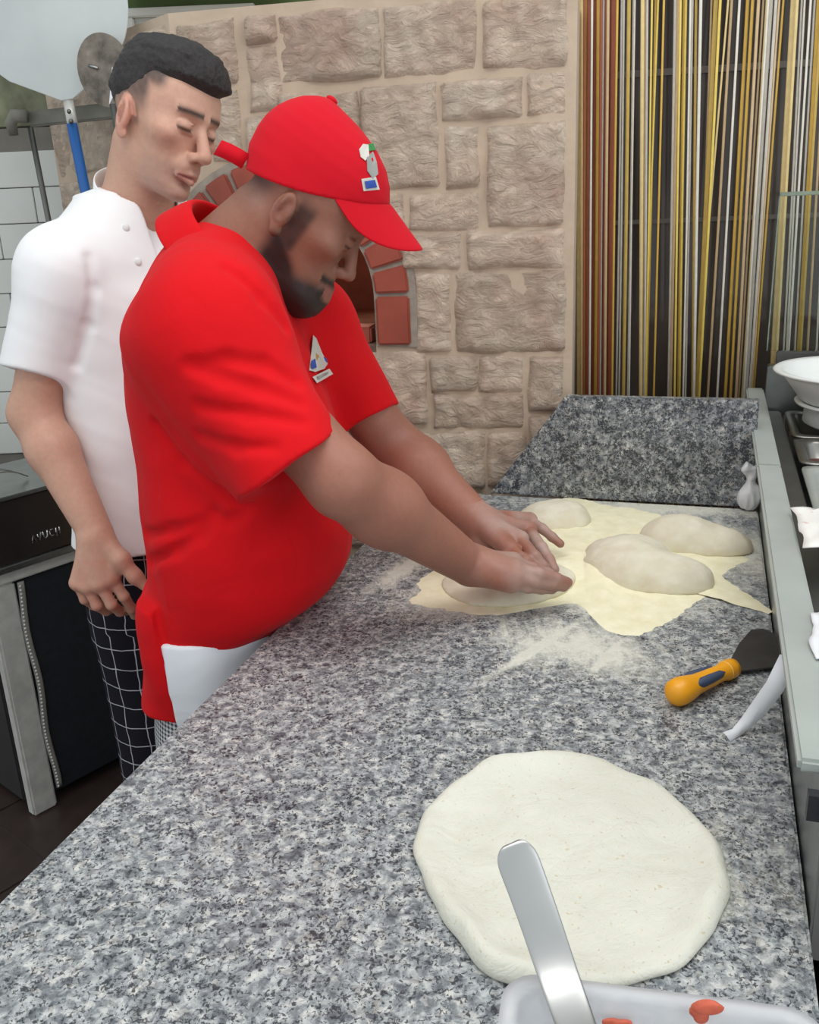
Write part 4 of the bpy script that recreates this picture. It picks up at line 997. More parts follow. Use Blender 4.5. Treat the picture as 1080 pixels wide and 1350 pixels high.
# right (near) hand: heel of the palm down, fingers forward
Rw = nw
RH = {'i': [(676, 741, .975), (702, 750, .970), (722, 757, .958), (738, 764, .944)], 'm': [(679, 750, .975), (710, 757, .969), (733, 763, .956), (748, 768, .944)],
      'r': [(678, 760, .968), (706, 766, .960), (728, 770, .950), (743, 773, .940)], 'p': [(672, 768, .958), (696, 774, .950), (714, 776, .943), (728, 777, .937)]}
for kk_, pts in RH.items():
    q = [G(*p) for p in pts]
    rb.cone(Rw + (q[0] - Rw) * .12, q[0], .021, .0145, .015); finger(rb, q, .0105 if kk_ != 'p' else .009, .0078 if kk_ != 'p' else .007)
    rb.ell(q[0] + [0, 0, .002], (.0115, .0115, .010), .006)
rt = [G(*p) for p in ((637, 742, .975), (655, 742, .965), (672, 738, .955), (688, 739, .946))]
rb.chain(rt, [.018, .0135, .011, .0088], .008)
RSK = np.array(srgb(154, 103, 85)[:3]); RSKF = np.array(srgb(142, 97, 78)[:3])
def red_color(V):
    c = np.tile(RSKF, (len(V), 1)); q = loc(V, r_ho, r_hM, r_hs); x, y, z = np.abs(q[:, 0]), q[:, 1], q[:, 2]
    inh = (np.linalg.norm(q, axis=1) < .17) & (V[:, 2] > 1.28)
    nz = wob(V, 190, 51) * .5
    arm = ~inh; c[arm] = RSK * (1 + .05 * wob(V[arm], 40, 52))[:, None]
    # flour on the hands
    hand = np.maximum(sstep(V[:, 0], float(nw[0]) - .03, float(nw[0]) + .09) * (V[:, 2] < 1.02), 0)
    c = mixc(c, srgb(176, 150, 140), hand * np.clip(.55 + .35 * wob(V, 60, 53), 0, .9))
    # beard: along the jaw up to the sideburn, moustache, chin
    jaw = sstep(z + .035 * sstep(y, .0, .06) - .25 * np.maximum(y - .055, 0), -.040, -.062) * sstep(y, -.018, .004) * (x > .02)
    burn = sstep(y, -.004, .006) * sstep(-y, -.034, -.022) * sstep(-z, -.016, .01) * (x > .05)
    chin = sstep(-z, .088, .097) * sstep(y, .02, .05)
    mou = sstep(y, .07, .085) * np.exp(-((z + .0665) / .0065) ** 2) * (x < .034)
    lipz = np.exp(-((z + .081) / .008) ** 2) * (x < .026) * (y > .088)
    beard = np.clip(np.maximum.reduce([jaw * .95, burn * .75, chin, mou]), 0, 1) * (1 - .9 * lipz) * inh
    under = sstep(-z, .10, .115) * (y > -.03) * inh * (q[:, 2] > -.16)
    beard = np.maximum(beard, under * .8)
    c = mixc(c, srgb(40, 31, 30), np.clip(beard * (1.05 + .12 * nz), 0, .97))
    c = mixc(c, srgb(150, 92, 84), lipz * inh * .8)
    # short hair round the ear and neck
    hair = sstep(z, -.075, .0) * sstep(-y, .03, .06) * inh
    c = mixc(c, srgb(62, 52, 50), hair * .75)
    eye = (np.exp(-((z + .0085) / .0022) ** 2) * ((x - .0315) ** 2 < .0145 ** 2) * (y > .078)) * inh
    c = mixc(c, srgb(28, 20, 18), eye * .9)
    brow = np.exp(-((z - .022) / .0045) ** 2) * (x > .008) * (x < .05) * (y > .06) * inh
    c = mixc(c, srgb(36, 28, 26), brow * .9)
    ear = (x > .0745) * (np.hypot((y + .012) / .013, (z + .022) / .022) < 1) * inh
    c = mixc(c, srgb(112, 62, 48), ear * .55)
    return c
red_body = field_obj('body', rb, (-.55, .95, .78), (.35, 1.65, 1.64), .0026, M_SKIN, red, red_color)

# polo shirt
rs_end = Wy(383, 612, 1.068); rs_end2 = Wy(484, 546, 1.452)
def red_torso(f, grow=0.0, bottom=.888):
    zs = np.array([.86, .90, .935, .97, 1.03, 1.14, 1.25, 1.32, 1.38, 1.425])
    bk = np.array([-.385, -.388, -.386, -.382, -.378, -.376, -.374, -.364, -.332, -.292]) - RO[0]
    fr = np.array([-.205, -.160, -.108, -.090, -.084, -.098, -.128, -.150, -.172, -.195]) - RO[0]
    hw = np.array([.150, .165, .175, .180, .182, .172, .172, .168, .125, .080])
    f.frame(RO, RM).loft(zs, fr + grow, bk - grow, hw + grow, .03, n=2.2, capk=.03).world()
rp = Field()
red_torso(rp)
rp.cone(nkb + np.array([.0, -.03, -.005]), ns + [0, 0, .010], .068, .074, .05).cone(nkb + np.array([.01, .04, -.01]), fs_ + [0, 0, .005], .068, .072, .05)
# shirt tail over the hip at the back
hipz = [.772, .83, .90, .95]
rp.frame(RO, RM)
tail = Field(); tail.loft(hipz, [.0, .0, .0, .0], [-.160, -.152, -.140, -.132], [.168, .166, .166, .168], .01, n=2.2, capk=.004)
rp.world()
def tailf(P):
    q = (P - RO.astype(np.float32)) @ RM.astype(np.float32)
    d = tail.ev(q); return np.maximum(d, q[..., 1] + .073 + (q[..., 2] - .9) * .10)
rp._add('u', tailf, RO + np.array([-.08, 0, .86]), .3, .012)
# sleeve mouths and neck opening
def mouth(f, end, arm_a, arm_b, r, depth):
    d = nrm(arm_b - arm_a); f._add('i', lambda P, e=np.asarray(end, np.float32), dd=d.astype(np.float32): np.where(((P - e) ** 2).sum(-1) < .15 ** 2, (P - e) @ dd, -1.0).astype(np.float32), None, None, .004)
arm1 = nrm(nrm(ne - ns) + .15 * nrm(nw - ne)); 
hem_n = nrm(Wy(383, 612, 1.068) - Wy(330, 548, 1.10))
p_a, p_b = Wy(318, 664, 1.06), Wy(452, 577, 1.06)
tmp = nrm(p_b - p_a); vd = nrm(ray(385, 620)); hem_n = np.cross(tmp, vd); hem_n = hem_n if hem_n[0] > 0 else -hem_n; hem_n = nrm(hem_n)
SLV1 = (rs_end, hem_n)
p_c, p_d = Wy(452, 566, 1.45), Wy(511, 537, 1.45); tmp2 = nrm(p_d - p_c); vd2 = nrm(ray(480, 550)); hem_n2 = np.cross(tmp2, vd2); hem_n2 = nrm(hem_n2 if hem_n2[0] > 0 else -hem_n2)
SLV2 = ((p_c + p_d) / 2, hem_n2)
def cut_after(f, p, n, lim):
    p = np.asarray(p, np.float32); n = np.asarray(n, np.float32)
    def g(P):
        t = (P - p) @ n; lat = P - p - t[..., None] * n
        return np.where(((lat * lat).sum(-1) < lim * lim) & (t > -.02) & (t < .25), t, -.05).astype(np.float32)
    f._add('i', g, None, None, .002)
# cut only the sleeve itself: done by ending the cones at the hem, then hollowing
rp.sleeve(ns, rs_end, .080, .075, rs_end, hem_n, .075); rp.sleeve(fs_, SLV2[0], .074, .058, SLV2[0], hem_n2, .035)
for (e_, n_, a_, r_) in ((rs_end, hem_n, ns, .0655), (SLV2[0], hem_n2, fs_, .050)):
    d_ = nrm(e_ - a_); rp.cone(e_ + d_ * .045, e_ + d_ * .14, r_, r_, .003, 's')
nk_top = r_ho + r_hM @ np.array([0, -.03, -.085])
_sd = nrm(ne - ns).astype(np.float32)
def drape(P):
    al = (P - ns.astype(np.float32)) @ _sd; Q_ = P - (al * np.float32(.72))[..., None] * _sd       # long folds down the sleeve
    return .0030 * wob(Q_, 26, 64) * np.clip(1 - (P[..., 2] - 1.12) * 0, 0, 1)
def sag(P): Q_ = P @ np.array([[.55, 0, .45], [0, 1, 0], [.45, 0, .55]], np.float32); return .0022 * wob(Q_, 34, 65)
rp.disp(lambda P: (np.where(P[..., 1] < 1.13, 1, .5) * drape(P) + sag(P)).astype(np.float32))
rp.disp(lambda P: (.0010 * wob(P * np.float32([1, 1, .7]), 22, 61) + .0006 * wob(P, 55, 62)).astype(np.float32))
# creases in the cloth, pressed in where they run
FOLDS = [([(196, 742), (232, 726), (262, 706), (282, 678)], .007), ([(192, 705), (225, 700), (262, 690)], .005), ([(290, 650), (330, 672), (300, 690)], .006), ([(300, 352), (345, 392), (378, 430)], .005), 
         ([(205, 560), (240, 610), (290, 650)], .003), ([(392, 503), (350, 480), (300, 474), (262, 480)], .006), ([(396, 530), (340, 511), (290, 496), (250, 482)], .006), ([(398, 556), (330, 546), (262, 536)], .005), ([(360, 590), (310, 590), (262, 575)], .004)]
pre = [(p, r) for pts, r in FOLDS for p in [pts]]
hits = []
for pts, r in pre:
    h_ = [rp.hit(x, y) for x, y in pts]; h_ = [q for q in h_ if q is not None]
    if len(h_) > 1: hits.append((h_, r))
for h_, r in hits:
    for i in range(len(h_) - 1): rp.cone(h_[i], h_[i + 1], r * .42, r * .42, .016, 's')
M_RED = m_cloth('red_pique_cotton', srgb(206, 16, 24), .05, 1100, .2, .8, .18, 14)
polo = field_obj('polo_shirt', rp, (-.52, .94, .76), (.06, 1.62, 1.50), .0038, M_RED, red)
# collar: a folded band round the neck
def collar(name, c, M, prof, t0, t1, mat, par, ax=1.0, ay=1.0, n=40, th=.003, dip=None):
    V, Fc = [], []; m = len(prof)
    for i in range(n + 1):
        t = t0 + (t1 - t0) * i / n
        for (r, z) in prof:
            dz = dip(t) if dip else 0
            V.append(np.asarray(c) + M @ np.array([r * ax * math.cos(t), r * ay * math.sin(t), z + dz]))
    for i in range(n):
        for k in range(m - 1): Fc.append((i * m + k, (i + 1) * m + k, (i + 1) * m + k + 1, i * m + k + 1))
    o = mesh(name, V, Fc, mat, par); s = o.modifiers.new('s', 'SOLIDIFY'); s.thickness = th; s.offset = 0
    s = o.modifiers.new('b', 'SUBSURF'); s.levels = 1; s.render_levels = 2
    return o
cup = nrm(nk_top - nkb); cR = nrm(np.cross(RF, cup)); cF = np.cross(cup, cR); cM = np.stack([cR, cF, cup], 1)
collar('collar', nkb + cup * .026, cM, [(.078, -.03), (.0755, .0), (.074, .022), (.077, .029), (.083, .023), (.092, .002), (.101, -.020)], math.radians(112), math.radians(428), M_RED, polo, 1.0, 1.10, 48, .004, dip=lambda t: -.012 * max(0, math.sin(t)))
# chest emblem: small stitched patch
emb = empty('tmp'); bpy.data.objects.remove(emb)
def patch(name, px, field, mat, par, lift=.0012, sub=4):
    c = [rp.hit(x, y) for x, y in px] if field is rp else [field.hit(x, y) for x, y in px]
    if any(q is None for q in c): return None
    c = np.array(c); cen = c.mean(0); nn = nrm(np.cross(c[1] - c[0], c[2] - c[0])); 
    if nn @ (CAMP - cen) < 0: nn = -nn
    V = [q + nn * lift for q in c] + [cen + nn * lift * 1.3]; n = len(c)
    o = mesh(name, V, [(i, (i + 1) % n, n) for i in range(n)], mat, par, False); s = o.modifiers.new('s', 'SOLIDIFY'); s.thickness = .0008; s.offset = 1
    return o
M_EW = plain('emblem_white', srgb(206, 202, 192), .7, var=.06); M_EB = plain('emblem_blue', srgb(44, 76, 160), .7); M_EG = plain('emblem_green', srgb(46, 132, 66), .7); M_EO = plain('emblem_gold', srgb(190, 150, 70), .7); M_EGR = plain('emblem_grey', srgb(150, 150, 146), .7)
patch('chest_emblem', [(411, 442), (415, 446), (423, 466), (430, 479), (426, 486), (414, 490), (406, 488), (409, 460)], rp, M_EW, polo, .003)
patch('emblem_blue_field', [(407, 478), (412, 474), (414, 486), (408, 488)], rp, M_EB, polo, .0045)
patch('emblem_blue_field', [(422, 470), (427, 472), (429, 478), (423, 478)], rp, M_EB, polo, .0045)
patch('emblem_gold_field', [(412, 464), (417, 466), (418, 474), (414, 476)], rp, M_EO, polo, .0045)
patch('emblem_banner', [(410, 498), (432, 487), (437, 494), (416, 506)], rp, M_EW, polo, .003)
patch('emblem_banner_line', [(415, 498), (431, 490), (433, 493), (417, 501)], rp, M_EGR, polo, .0045)

# cap
M_CAP = m_cloth('red_cap_twill', srgb(200, 20, 36), .04, 900, .15, .8, .06, 20)
cf = Field().frame(c_ho, c_hM, c_hs)
cf.loft([-.035, -.01, .017, .045, .062, .080, .096, .110, .120, .127], [.085, .092, .097, .099, .095, .083, .066, .040, .008, -.035], [-.084, -.096, -.108, -.110, -.108, -.102, -.092, -.080, -.066, -.052], [.080, .082, .083, .083, .081, .075, .066, .052, .036, .012], .01, n=2.1, capk=.004, blur=7)
cf.func(lambda q: (.012 + .38 * q[..., 1] + 1.2 * q[..., 1] ** 2) - q[..., 2], .003)
cf.world()
cap = field_obj('cap', cf, c_ho - .2, c_ho + .24, .0034, M_CAP, red)
f = Field().frame(c_ho, c_hM, c_hs).ell((0, -.045, .128), (.0085, .0085, .0045), .004).world(); field_obj('cap_button', f, c_ho - .1, c_ho + .24, .0025, M_CAP, cap)
# brim: curved shell
V, Fc = [], []; NA, NB = 24, 10
for i in range(NA + 1):
    a_ = -1 + 2 * i / NA; t = a_ * 1.25
    for j in range(NB + 1):
        b_ = j / NB
        x0, y0 = .080 * math.sin(t), -.004 + .0985 * math.cos(t * .98)
        x1, y1 = .080 * math.sin(t), -.004 + .0985 * math.cos(t * .98) + .074 * max(0, 1 - abs(a_) ** 2.6) ** .6
        x, y = x0 + (x1 - x0) * b_, y0 + (y1 - y0) * b_
        z = .0145 + .38 * y0 + 1.2 * y0 * y0 - (y - y0) * (.33 + .50 * a_ * a_)
        V.append(c_ho + c_hM @ (np.array([x, y, z]) * c_hs))
for i in range(NA):
    for j in range(NB): Fc.append((i * (NB + 1) + j, (i + 1) * (NB + 1) + j, (i + 1) * (NB + 1) + j + 1, i * (NB + 1) + j + 1))
o = mesh('brim', V, Fc, M_CAP, cap); s = o.modifiers.new('s', 'SOLIDIFY'); s.thickness = .004; s.offset = 0; s = o.modifiers.new('b', 'SUBSURF'); s.levels = 1; s.render_levels = 2
# strap tail at the back
stp = [(.0, -.096, -.004), (.002, -.110, -.005), (.004, -.124, -.007), (.004, -.136, -.010)]
V = []; 
for q in stp:
    for w in (-.011, .011): V.append(c_ho + c_hM @ (np.array([q[0] + .03, q[1], q[2] + w]) * c_hs))
o = mesh('strap', V, [(i * 2, i * 2 + 1, i * 2 + 3, i * 2 + 2) for i in range(3)], M_CAP, cap); s = o.modifiers.new('s', 'SOLIDIFY'); s.thickness = .003
# emblem on the cap front
def cap_patch(name, pts, mat, lift):
    V = []
    for (x, z) in pts:
        y = .2
        q = np.array([[x, y, z]])
        for _ in range(60):
            d = float(cf.ev(c_ho + (q * c_hs) @ c_hM.T)[0]); q[0, 1] -= d * .8 / c_hs
            if abs(d) < .0004: break
        V.append(c_ho + c_hM @ ((q[0] + np.array([0, lift, 0])) * c_hs))
    n = len(V); V.append(np.mean(V, 0) + c_hM @ np.array([0, .0035, 0]))
    o = mesh(name, V, [(i, (i + 1) % n, n) for i in range(n)], mat, cap, False); s = o.modifiers.new('s', 'SOLIDIFY'); s.thickness = .001; s.offset = 1
patch('cap_emblem', [(473, 197), (478, 190), (485, 191), (486, 205), (481, 212), (475, 207)], cf, M_EW, cap, .0012)
patch('cap_emblem', [(483, 208), (491, 200), (496, 214), (498, 230), (491, 236), (484, 226)], cf, M_EGR, cap, .0012)
patch('emblem_green_field', [(485, 191), (491, 190), (494, 199), (486, 200)], cf, M_EG, cap, .0020)
patch('emblem_banner', [(476, 236), (495, 233), (500, 250), (479, 252)], cf, M_EW, cap, .0012)
patch('emblem_blue_field', [(480, 239), (493, 237), (496, 247), (482, 249)], cf, M_EB, cap, .0022)

# trousers, apron, shoes
def leg_uv(V, cx, cy): return np.stack([np.arctan2(V[:, 1] - cy, V[:, 0] - cx) * .13, V[:, 2], V[:, 2] * 0], 1)
rt_ = Field(); rt_.frame(RO, RM).loft([.60, .70, .80, .90, .94], [.03, .045, .055, .06, .06], [-.148, -.148, -.142, -.128, -.122], [.15, .158, .158, .155, .15], .02, n=2.2)
for sx in (-1, 1):
    rt_.cone((sx * .078, -.05, .72), (sx * .082, -.055, .42), .072, .064, .03); rt_.cone((sx * .082, -.055, .42), (sx * .088, -.07, .07), .064, .062, .02)
rt_.func(lambda q: .06 - q[..., 2], .003); rt_.disp(lambda P: (.0015 * wob(P, 22, 71)).astype(np.float32)).world()
field_obj('trousers', rt_, (-.55, 1.0, .03), (.0, 1.6, .98), .007, m_check('small_black_white_check', srgb(60, 62, 66), srgb(206, 208, 208), .0066, .5, True), red, uvf=lambda V: leg_uv(V, -.3, 1.285))
ap = Field(); ap.frame(RO, RM).loft([.42, .60, .70, .80, .88, .902], [.062, .062, .068, .072, .075, .076], [-.2, -.2, -.19, -.18, -.167, -.165], [.172, .172, .174, .173, .170, .168], .01, n=2.2, capk=.003)
ap.func(lambda q: -(q[..., 1] + .070 + (q[..., 2] - .9) * .10), .002)
ap.loft([.3, .60, .70, .80, .90, .95], [.050, .050, .056, .060, .063, .064], [-.4, -.4, -.4, -.4, -.4, -.4], [.160, .160, .162, .161, .158, .156], .001, 's', n=2.2, capk=.001)
ap.disp(lambda P: (.0022 * wob(P * np.float32([1, 1, .4]), 26, 73)).astype(np.float32)).world()
M_WCL = m_cloth('white_apron_cotton', srgb(226, 228, 232), .03, 900, .1, .85, .2, 12)
field_obj('apron', ap, (-.5, 1.0, .40), (.0, 1.6, .95), .005, M_WCL, red)
M_SHOE = plain('black_shoe', srgb(26, 26, 28), .5)
def shoes(par, O, M, xs, y):
    for sx in (-1, 1):
        f = Field().frame(O, M); f.ell((sx * xs, y + .05, .035), (.046, .115, .034), .02).ell((sx * xs, y - .02, .06), (.042, .06, .05), .03).ell((sx * xs, y + .14, .03), (.045, .04, .028), .02)
        f.func(lambda q: .001 - q[..., 2], .004); f.world(); c = O + M @ np.array([sx * xs, y, 0]); field_obj('shoe', f, c - [.25, .25, .02], c + [.25, .25, .15], .008, M_SHOE, par)
shoes(red, RO, RM, .088, -.07)

# ------------------------------------------------------------------ chef in white
chef = empty('person'); tag(chef, 'dark haired chef in white short sleeved jacket and dark check trousers watching', 'person')
ca = math.radians(43); XF = np.array([math.sin(ca), -math.cos(ca), 0]); XR = np.array([XF[1], -XF[0], 0]); XM = np.stack([XR, XF, np.array([0, 0, 1.])], 1)
XO = np.array([-.462, 1.665, 0])
ha_ = math.radians(57)
w_hM = headframe((math.sin(ha_), -math.cos(ha_)), math.radians(20), math.radians(13)); w_hs = .93
w_ear = Wy(160, 150, 1.545); w_ho = w_ear - w_hM @ (np.array([.078, -.013, -.024]) * w_hs)
wsh = Wy(82, 352, 1.545); wel = Wy(45, 545, 1.525); wwr = Wy(126, 702, 1.44)
wnk = XO + np.array([0.012, -.004, 1.468])
wsh2 = 2 * np.array([wnk[0], wnk[1], 0]) - wsh * [1, 1, 0] + np.array([0, 0, wsh[2]])
wb = Field()
wb.frame(XO, XM).loft([.88, 1.0, 1.15, 1.30, 1.40], [.09, .085, .09, .095, .05], [-.09, -.085, -.095, -.095, -.06], [.12, .12, .125, .13, .08], .04).world()
wb.cone(w_ho + w_hM @ np.array([0, -.020, -.055]), wnk, .052, .060, .035)
wb.cone(w_ho + w_hM @ np.array([.03, -.01, -.07]), wnk + XM @ np.array([.006, .055, .0]), .012, .010, .02)      # neck tendon
add_head(wb, w_ho, w_hM, w_hs, 1.16, .006, .95, .096, 1.0)
e2 = wsh2 + np.array([.06, .03, -.26]); h2 = e2 + np.array([.06, -.12, -.2])
wb.cone(wnk, wsh, .048, .042, .03).cone(wnk, wsh2, .048, .042, .03)
for a, b, c in ((wsh, wel, wwr), (wsh2, e2, h2)):
    wb.cone(a, b, .044, .040, .02); m = b + (c - b) * .3; wb.cone(b, m, .039, .0405, .02); wb.cone(m, c, .0405, .0285, .02)
# left hand, hanging behind the other man
for q_, (dx_, ln_) in enumerate(((-.030, .070), (-.010, .085), (.010, .080), (.030, .062))):
    k0 = h2 + XM @ np.array([dx_, .012, -.085]); wb.cone(h2 + (k0 - h2) * .15, k0, .020, .0135, .016)
    finger(wb, [k0, k0 + XM @ np.array([dx_ * .1, .006, -ln_ * .5]), k0 + XM @ np.array([dx_ * .1, -.006, -ln_ * .8]), k0 + XM @ np.array([dx_ * .1, -.02, -ln_])], .0098, .0075)
wb.chain([h2 + XM @ np.array([.02, .012, -.02]), h2 + XM @ np.array([.042, .03, -.055]), h2 + XM @ np.array([.046, .036, -.085]), h2 + XM @ np.array([.044, .036, -.105])], [.016, .0125, .0105, .0085], .008)
# right hand hanging, back of the hand to the camera
def WH(x, y, Y): return Wy(x, y, Y + .07)
HD = {'i': [(147, 762, 1.345), (163, 786, 1.345), (173, 802, 1.362), (178, 812, 1.385)], 'm': [(132, 770, 1.338), (147, 797, 1.336), (158, 806, 1.362), (166, 806, 1.388)],
      'r': [(116, 773, 1.342), (128, 798, 1.340), (140, 805, 1.366), (150, 802, 1.392)], 'p': [(102, 768, 1.352), (112, 790, 1.352), (124, 798, 1.376), (134, 796, 1.396)]}
for kk_, pts in HD.items():
    q = [WH(*p) for p in pts]
    wb.cone(wwr + (q[0] - wwr) * .15, q[0], .020, .0135, .016); finger(wb, q, .0100 if kk_ != 'p' else .0088, .0078, .004)
    wb.ell(q[0] + [0, -.003, 0], (.0105, .009, .0105), .006)
tq = [WH(*p) for p in ((141, 716, 1.36), (160, 738, 1.345), (178, 760, 1.342), (193, 774, 1.342))]
wb.chain(tq, [.017, .0135, .0115, .0085], .010)
wb.cone(tq[1], WH(147, 762, 1.352), .009, .010, .014)
WSK = np.array(srgb(202, 160, 138)[:3]); WSK2 = np.array(srgb(196, 152, 130)[:3])
def chef_color(V):
    q = loc(V, w_ho, w_hM, w_hs); x, y, z = np.abs(q[:, 0]), q[:, 1], q[:, 2]
    inh = (np.linalg.norm(q, axis=1) < .18) & (V[:, 2] > 1.42)
    c = np.tile(WSK, (len(V), 1)); c[~inh] = WSK2 * (1 + .05 * wob(V[~inh], 45, 82))[:, None]
    c = mixc(c, srgb(190, 122, 104), ((V[:, 2] < .93) & ~inh) * .35 * np.clip(wob(V, 70, 84) * .5 + .5, 0, 1))
    c = mixc(c, srgb(196, 126, 108), inh * np.exp(-((z + .03) / .025) ** 2) * (y > .05) * .22)
    # cropped sides: fade from the ear up, sideburn
    edge = .040 - .09 * np.maximum(y - .03, 0) * 0
    side = sstep(z, -.028, .026) * sstep(-y, -.038, -.018 + 0 * z)
    temple = sstep(z, .028, .05) * sstep(-y, -.060, -.040)
    burn = sstep(-y, -.022, -.012) * sstep(y, -.002, .008) * sstep(z, -.040, -.022) * (x > .055)
    back = sstep(-y, .045, .065) * sstep(z, -.07, .0)
    hair = np.maximum.reduce([side * .85, temple * .9, burn * .55, back * .9]) * (x > -1)
    earm = (np.hypot((y + .014) / .026, (z + .024) / .036) < 1) & (x > .069)
    hair = hair * np.where(earm, 0, 1) * inh
    c = mixc(c, srgb(52, 47, 48), np.clip(hair * (.95 + .05 * wob(V, 260, 83)), 0, .96))
    brow = np.exp(-(((z - .0205 + .10 * np.maximum(x - .034, 0)) / .0055) ** 2)) * (x > .008) * (x < .052) * (y > .055) * inh
    c = mixc(c, srgb(46, 36, 34), np.clip(brow * .95, 0, .95))
    eye = (np.exp(-((z + .0085) / .0034) ** 2) * ((x - .0315) ** 2 < .0155 ** 2) * (y > .074)) * inh
    c = mixc(c, srgb(44, 32, 28), eye * .9)
    lip = np.exp(-((z + .0805) / .0075) ** 2) * (x < .025) * (y > .088) * inh
    c = mixc(c, srgb(176, 108, 100), lip * .75)
    line = np.exp(-((z + .0802) / .0014) ** 2) * (x < .026) * (y > .086) * inh
    c = mixc(c, srgb(110, 62, 58), line * .8)
    st = (sstep(-z, .050, .080) * sstep(y, .0, .045) * sstep(-x, -.066, -.045) * (1 - np.clip(lip, 0, 1))) * inh * (z > -.14)
    c = mixc(c, srgb(150, 122, 110), st * .40)
    ear = earm & inh; c = mixc(c, srgb(206, 142, 124), ear * .5)
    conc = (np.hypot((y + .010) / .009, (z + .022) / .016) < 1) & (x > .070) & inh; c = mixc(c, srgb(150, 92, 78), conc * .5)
    return c
chef_body = field_obj('body', wb, (-.84, 1.30, .80), (-.05, 2.0, 1.78), .0026, M_SKIN, chef, chef_color)
for tip_, dr_, par_ in ((tq[3], tq[3] - tq[2], chef_body),):
    dd = nrm(dr_); nv = nrm(CAMP - tip_); nv = nrm(nv - dd * (nv @ dd)); sd = np.cross(dd, nv)
    f = Field().ell(tip_ + dd * .002 + nv * .0070, (.0058, .0076, .0022), .001, rot=np.stack([sd, dd, nv], 1)); field_obj('thumb_nail', f, tip_ - .03, tip_ + .03, .0012, plain('nail', srgb(226, 196, 178), .3, var=.03), par_)
# hair
hf = Field().frame(w_ho, w_hM, w_hs)
hf.ell((0, .088 - .096, .030), (.0765, .096, .084), .01).ell((0, .050, .072), (.050, .042, .034), .035).ell((0, .0, .085), (.06, .075, .030), .03)
hf.world()
def hair_grow(P):
    q = (P - w_ho.astype(np.float32)) @ w_hM.astype(np.float32) / np.float32(w_hs)
    y, z = q[..., 1], q[..., 2]
    line = np.interp(y, [-.11, -.06, -.02, .010, .030, .048, .07, .10], [-.050, -.036, -.014, .004, .038, .052, .062, .064]).astype(np.float32)
    t = np.clip((z - line + .006) / np.interp(y, [-.02, .02, .05, .08], [.070, .060, .026, .018]).astype(np.float32), 0, 1); t = t * t * (3 - 2 * t)
    Q_ = q * np.float32([1, .45, 1])
    return (.0060 - t * .0118 + t * (.0016 * wob(Q_, 110, 91) + .0010 * wob(Q_, 300, 92))).astype(np.float32)
hf.disp(hair_grow)
M_HAIR = NT('black_hair'); M_HAIR.base(M_HAIR.ramp(M_HAIR.noise(160, 4).outputs[0], [(.3, srgb(24, 21, 22)), (.7, srgb(52, 46, 46))])); M_HAIR.set(Roughness=.45); M_HAIR.bump(M_HAIR.noise(320, 4, .6, None, 1.5).outputs[0], .6, .006)
field_obj('hair', hf, w_ho - .16, w_ho + .2, .0028, M_HAIR.m, chef)

# white jacket
wj = Field()
wj.frame(XO, XM).loft([.895, .95, 1.05, 1.15, 1.25, 1.34, 1.405, 1.455, 1.495], [.128, .122, .118, .118, .122, .122, .105, .080, .062], [-.135, -.13, -.125, -.12, -.125, -.128, -.115, -.095, -.078], [.178, .172, .168, .168, .172, .178, .158, .115, .078], .03, n=2.3, capk=.004).world()
wend = Wy(47, 490, 1.53)
wj.cone(wnk + np.array([0, 0, -.02]), wsh + [0, 0, -.004], .062, .066, .05).cone(wnk + np.array([0, 0, -.02]), wsh2 + [0, 0, -.004], .062, .066, .05)
wend2 = wsh2 + (e2 - wsh2) * .72; wj.cone(wsh2, wend2, .066, .055, .03)
wp_a, wp_b = Wy(10, 483, 1.53), Wy(88, 503, 1.53); t_ = nrm(wp_b - wp_a); hn_ = np.cross(t_, nrm(ray(48, 493))); hn_ = nrm(hn_ if hn_[2] < 0 else -hn_)
hp = ((wp_a + wp_b) / 2).astype(np.float32)
sdist = lambda P: np.where(((P - hp) ** 2).sum(-1) < .13 ** 2, 1, 0)
seg_a, seg_b = wsh.astype(np.float32), (wend + nrm(wend - wsh) * .06).astype(np.float32)
wj.cone(hp + hn_ * .0745, hp + hn_ * .0745, .0755, .0755, .003, 's') if False else None
wj.sleeve(wsh, wend, .068, .0565, hp, hn_, .025); d_ = nrm(wend - wsh); wj.cone(wend + d_ * .030, wend + d_ * .12, .0475, .0475, .003, 's')
# open neck: V between collar ends
vtip = XO + XM @ np.array([0.0, .125, 1.33])
wj.cone(wnk + np.array([0, 0, .005]), wnk + (w_ho - wnk) * .7, .063, .066, .006, 's')
wj.cone(wnk + XM @ np.array([0, .075, .02]), vtip, .034, .004, .006, 's')
wj.disp(lambda P: (.0042 * wob(P * np.float32([1, 1, .5]), 20, 95) + .0004 * wob(P, 60, 96)).astype(np.float32))
WF = [([(118, 340), (124, 380), (116, 430), (102, 480)], .004)]
hits = []
for pts, r in WF:
    h_ = [wj.hit(x, y) for x, y in pts]; h_ = [q for q in h_ if q is not None]
    if len(h_) > 1: hits.append((h_, r))
for h_, r in hits:
    for i in range(len(h_) - 1): wj.cone(h_[i], h_[i + 1], r * .3, r * .3, .018, 's')
M_JKT = m_cloth('white_jacket_cotton', srgb(244, 244, 244), .03, 900, .1, .85, .10, 13)
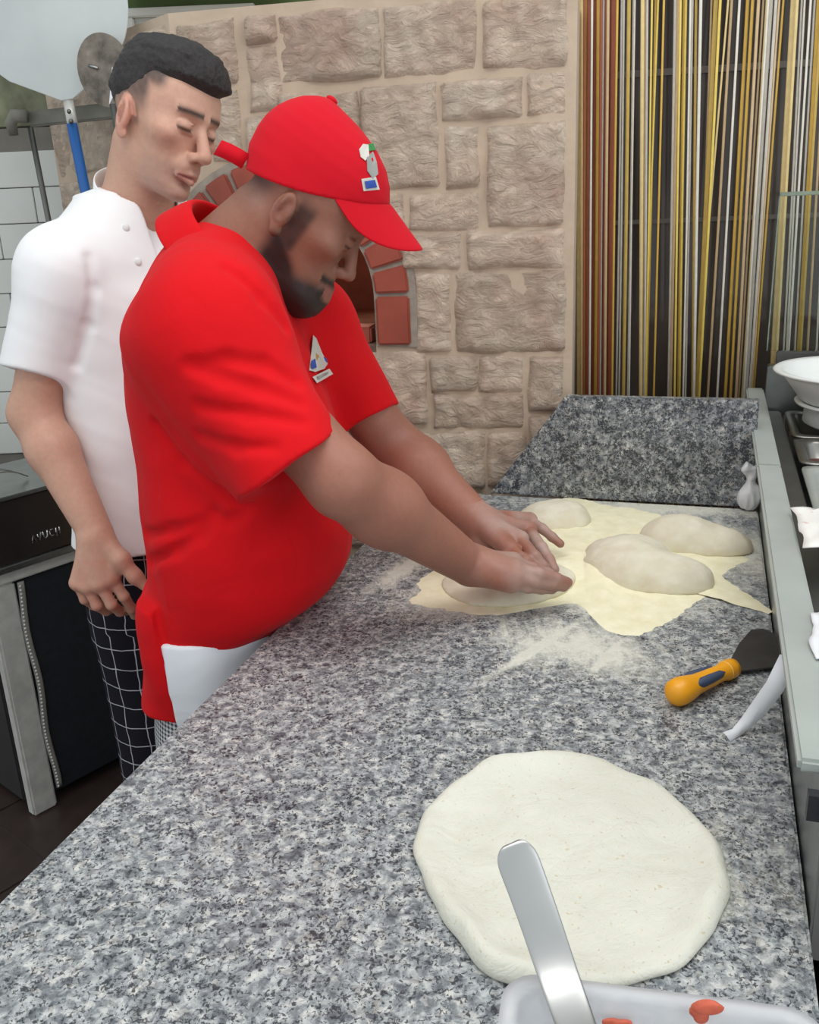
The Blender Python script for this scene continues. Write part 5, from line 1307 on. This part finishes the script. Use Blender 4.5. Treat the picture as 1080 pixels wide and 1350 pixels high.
jacket = field_obj('jacket', wj, (-.86, 1.32, .87), (-.05, 2.0, 1.52), .0038, M_JKT, chef)
wup = nrm((w_ho + w_hM @ np.array([0, -.03, -.07])) - wnk); wR_ = nrm(np.cross(XF, wup)); wF_ = np.cross(wup, wR_); wcM = np.stack([wR_, wF_, wup], 1)
collar('collar', wnk + wup * .012, wcM, [(.069, -.03), (.067, 0), (.066, .022), (.067, .040)], math.radians(112), math.radians(428), M_JKT, jacket, 1.0, 1.12, 44, .004, dip=lambda t: -.03 * max(0, math.sin(t)) ** 2)
for (x, y) in ((166, 300), (182, 345)):
    hpt = wj.hit(x, y)
    if hpt is not None:
        nv = nrm(CAMP - hpt); lathe('button', [(.0003, 0), (.0055, 0), (.006, .0015), (.005, .0028), (.0003, .0024)], M_WHITEP, jacket, hpt, np.stack([nrm(np.cross(nv, (0, 0, 1))), np.cross(nv, nrm(np.cross(nv, (0, 0, 1)))), nv], 1), 16)
# trousers
wt_ = Field(); wt_.frame(XO, XM).loft([.70, .80, .90, .96], [.108, .11, .105, .10], [-.125, -.125, -.12, -.11], [.160, .165, .162, .155], .02, n=2.2)
for sx in (-1, 1):
    wt_.cone((sx * .085, .0, .76), (sx * .09, .0, .42), .095, .078, .025); wt_.cone((sx * .09, .0, .42), (sx * .095, -.01, .06), .078, .074, .02)
wt_.func(lambda q: .05 - q[..., 2], .003); wt_.disp(lambda P: (.005 * wob(P * np.float32([1, 1, .6]), 20, 97)).astype(np.float32)).world()
def wuv(V):
    q = (V - XO) @ XM; sx = np.where(q[:, 0] > 0, 1, -1); up = sstep(q[:, 2], .68, .80)
    u = np.arctan2(q[:, 1], q[:, 0] - sx * .088) * .085
    u2 = np.arctan2(q[:, 1] * 1.2, q[:, 0]) * .16
    return np.stack([np.where(q[:, 2] > .74, u2, u), q[:, 2], 0 * u], 1)
field_obj('trousers', wt_, (-.85, 1.35, .03), (-.05, 2.0, .98), .006, m_check('navy_windowpane_check', srgb(30, 28, 36), srgb(190, 190, 196), .042, .042), chef, uvf=wuv)
shoes(chef, XO, XM, .095, -.01)
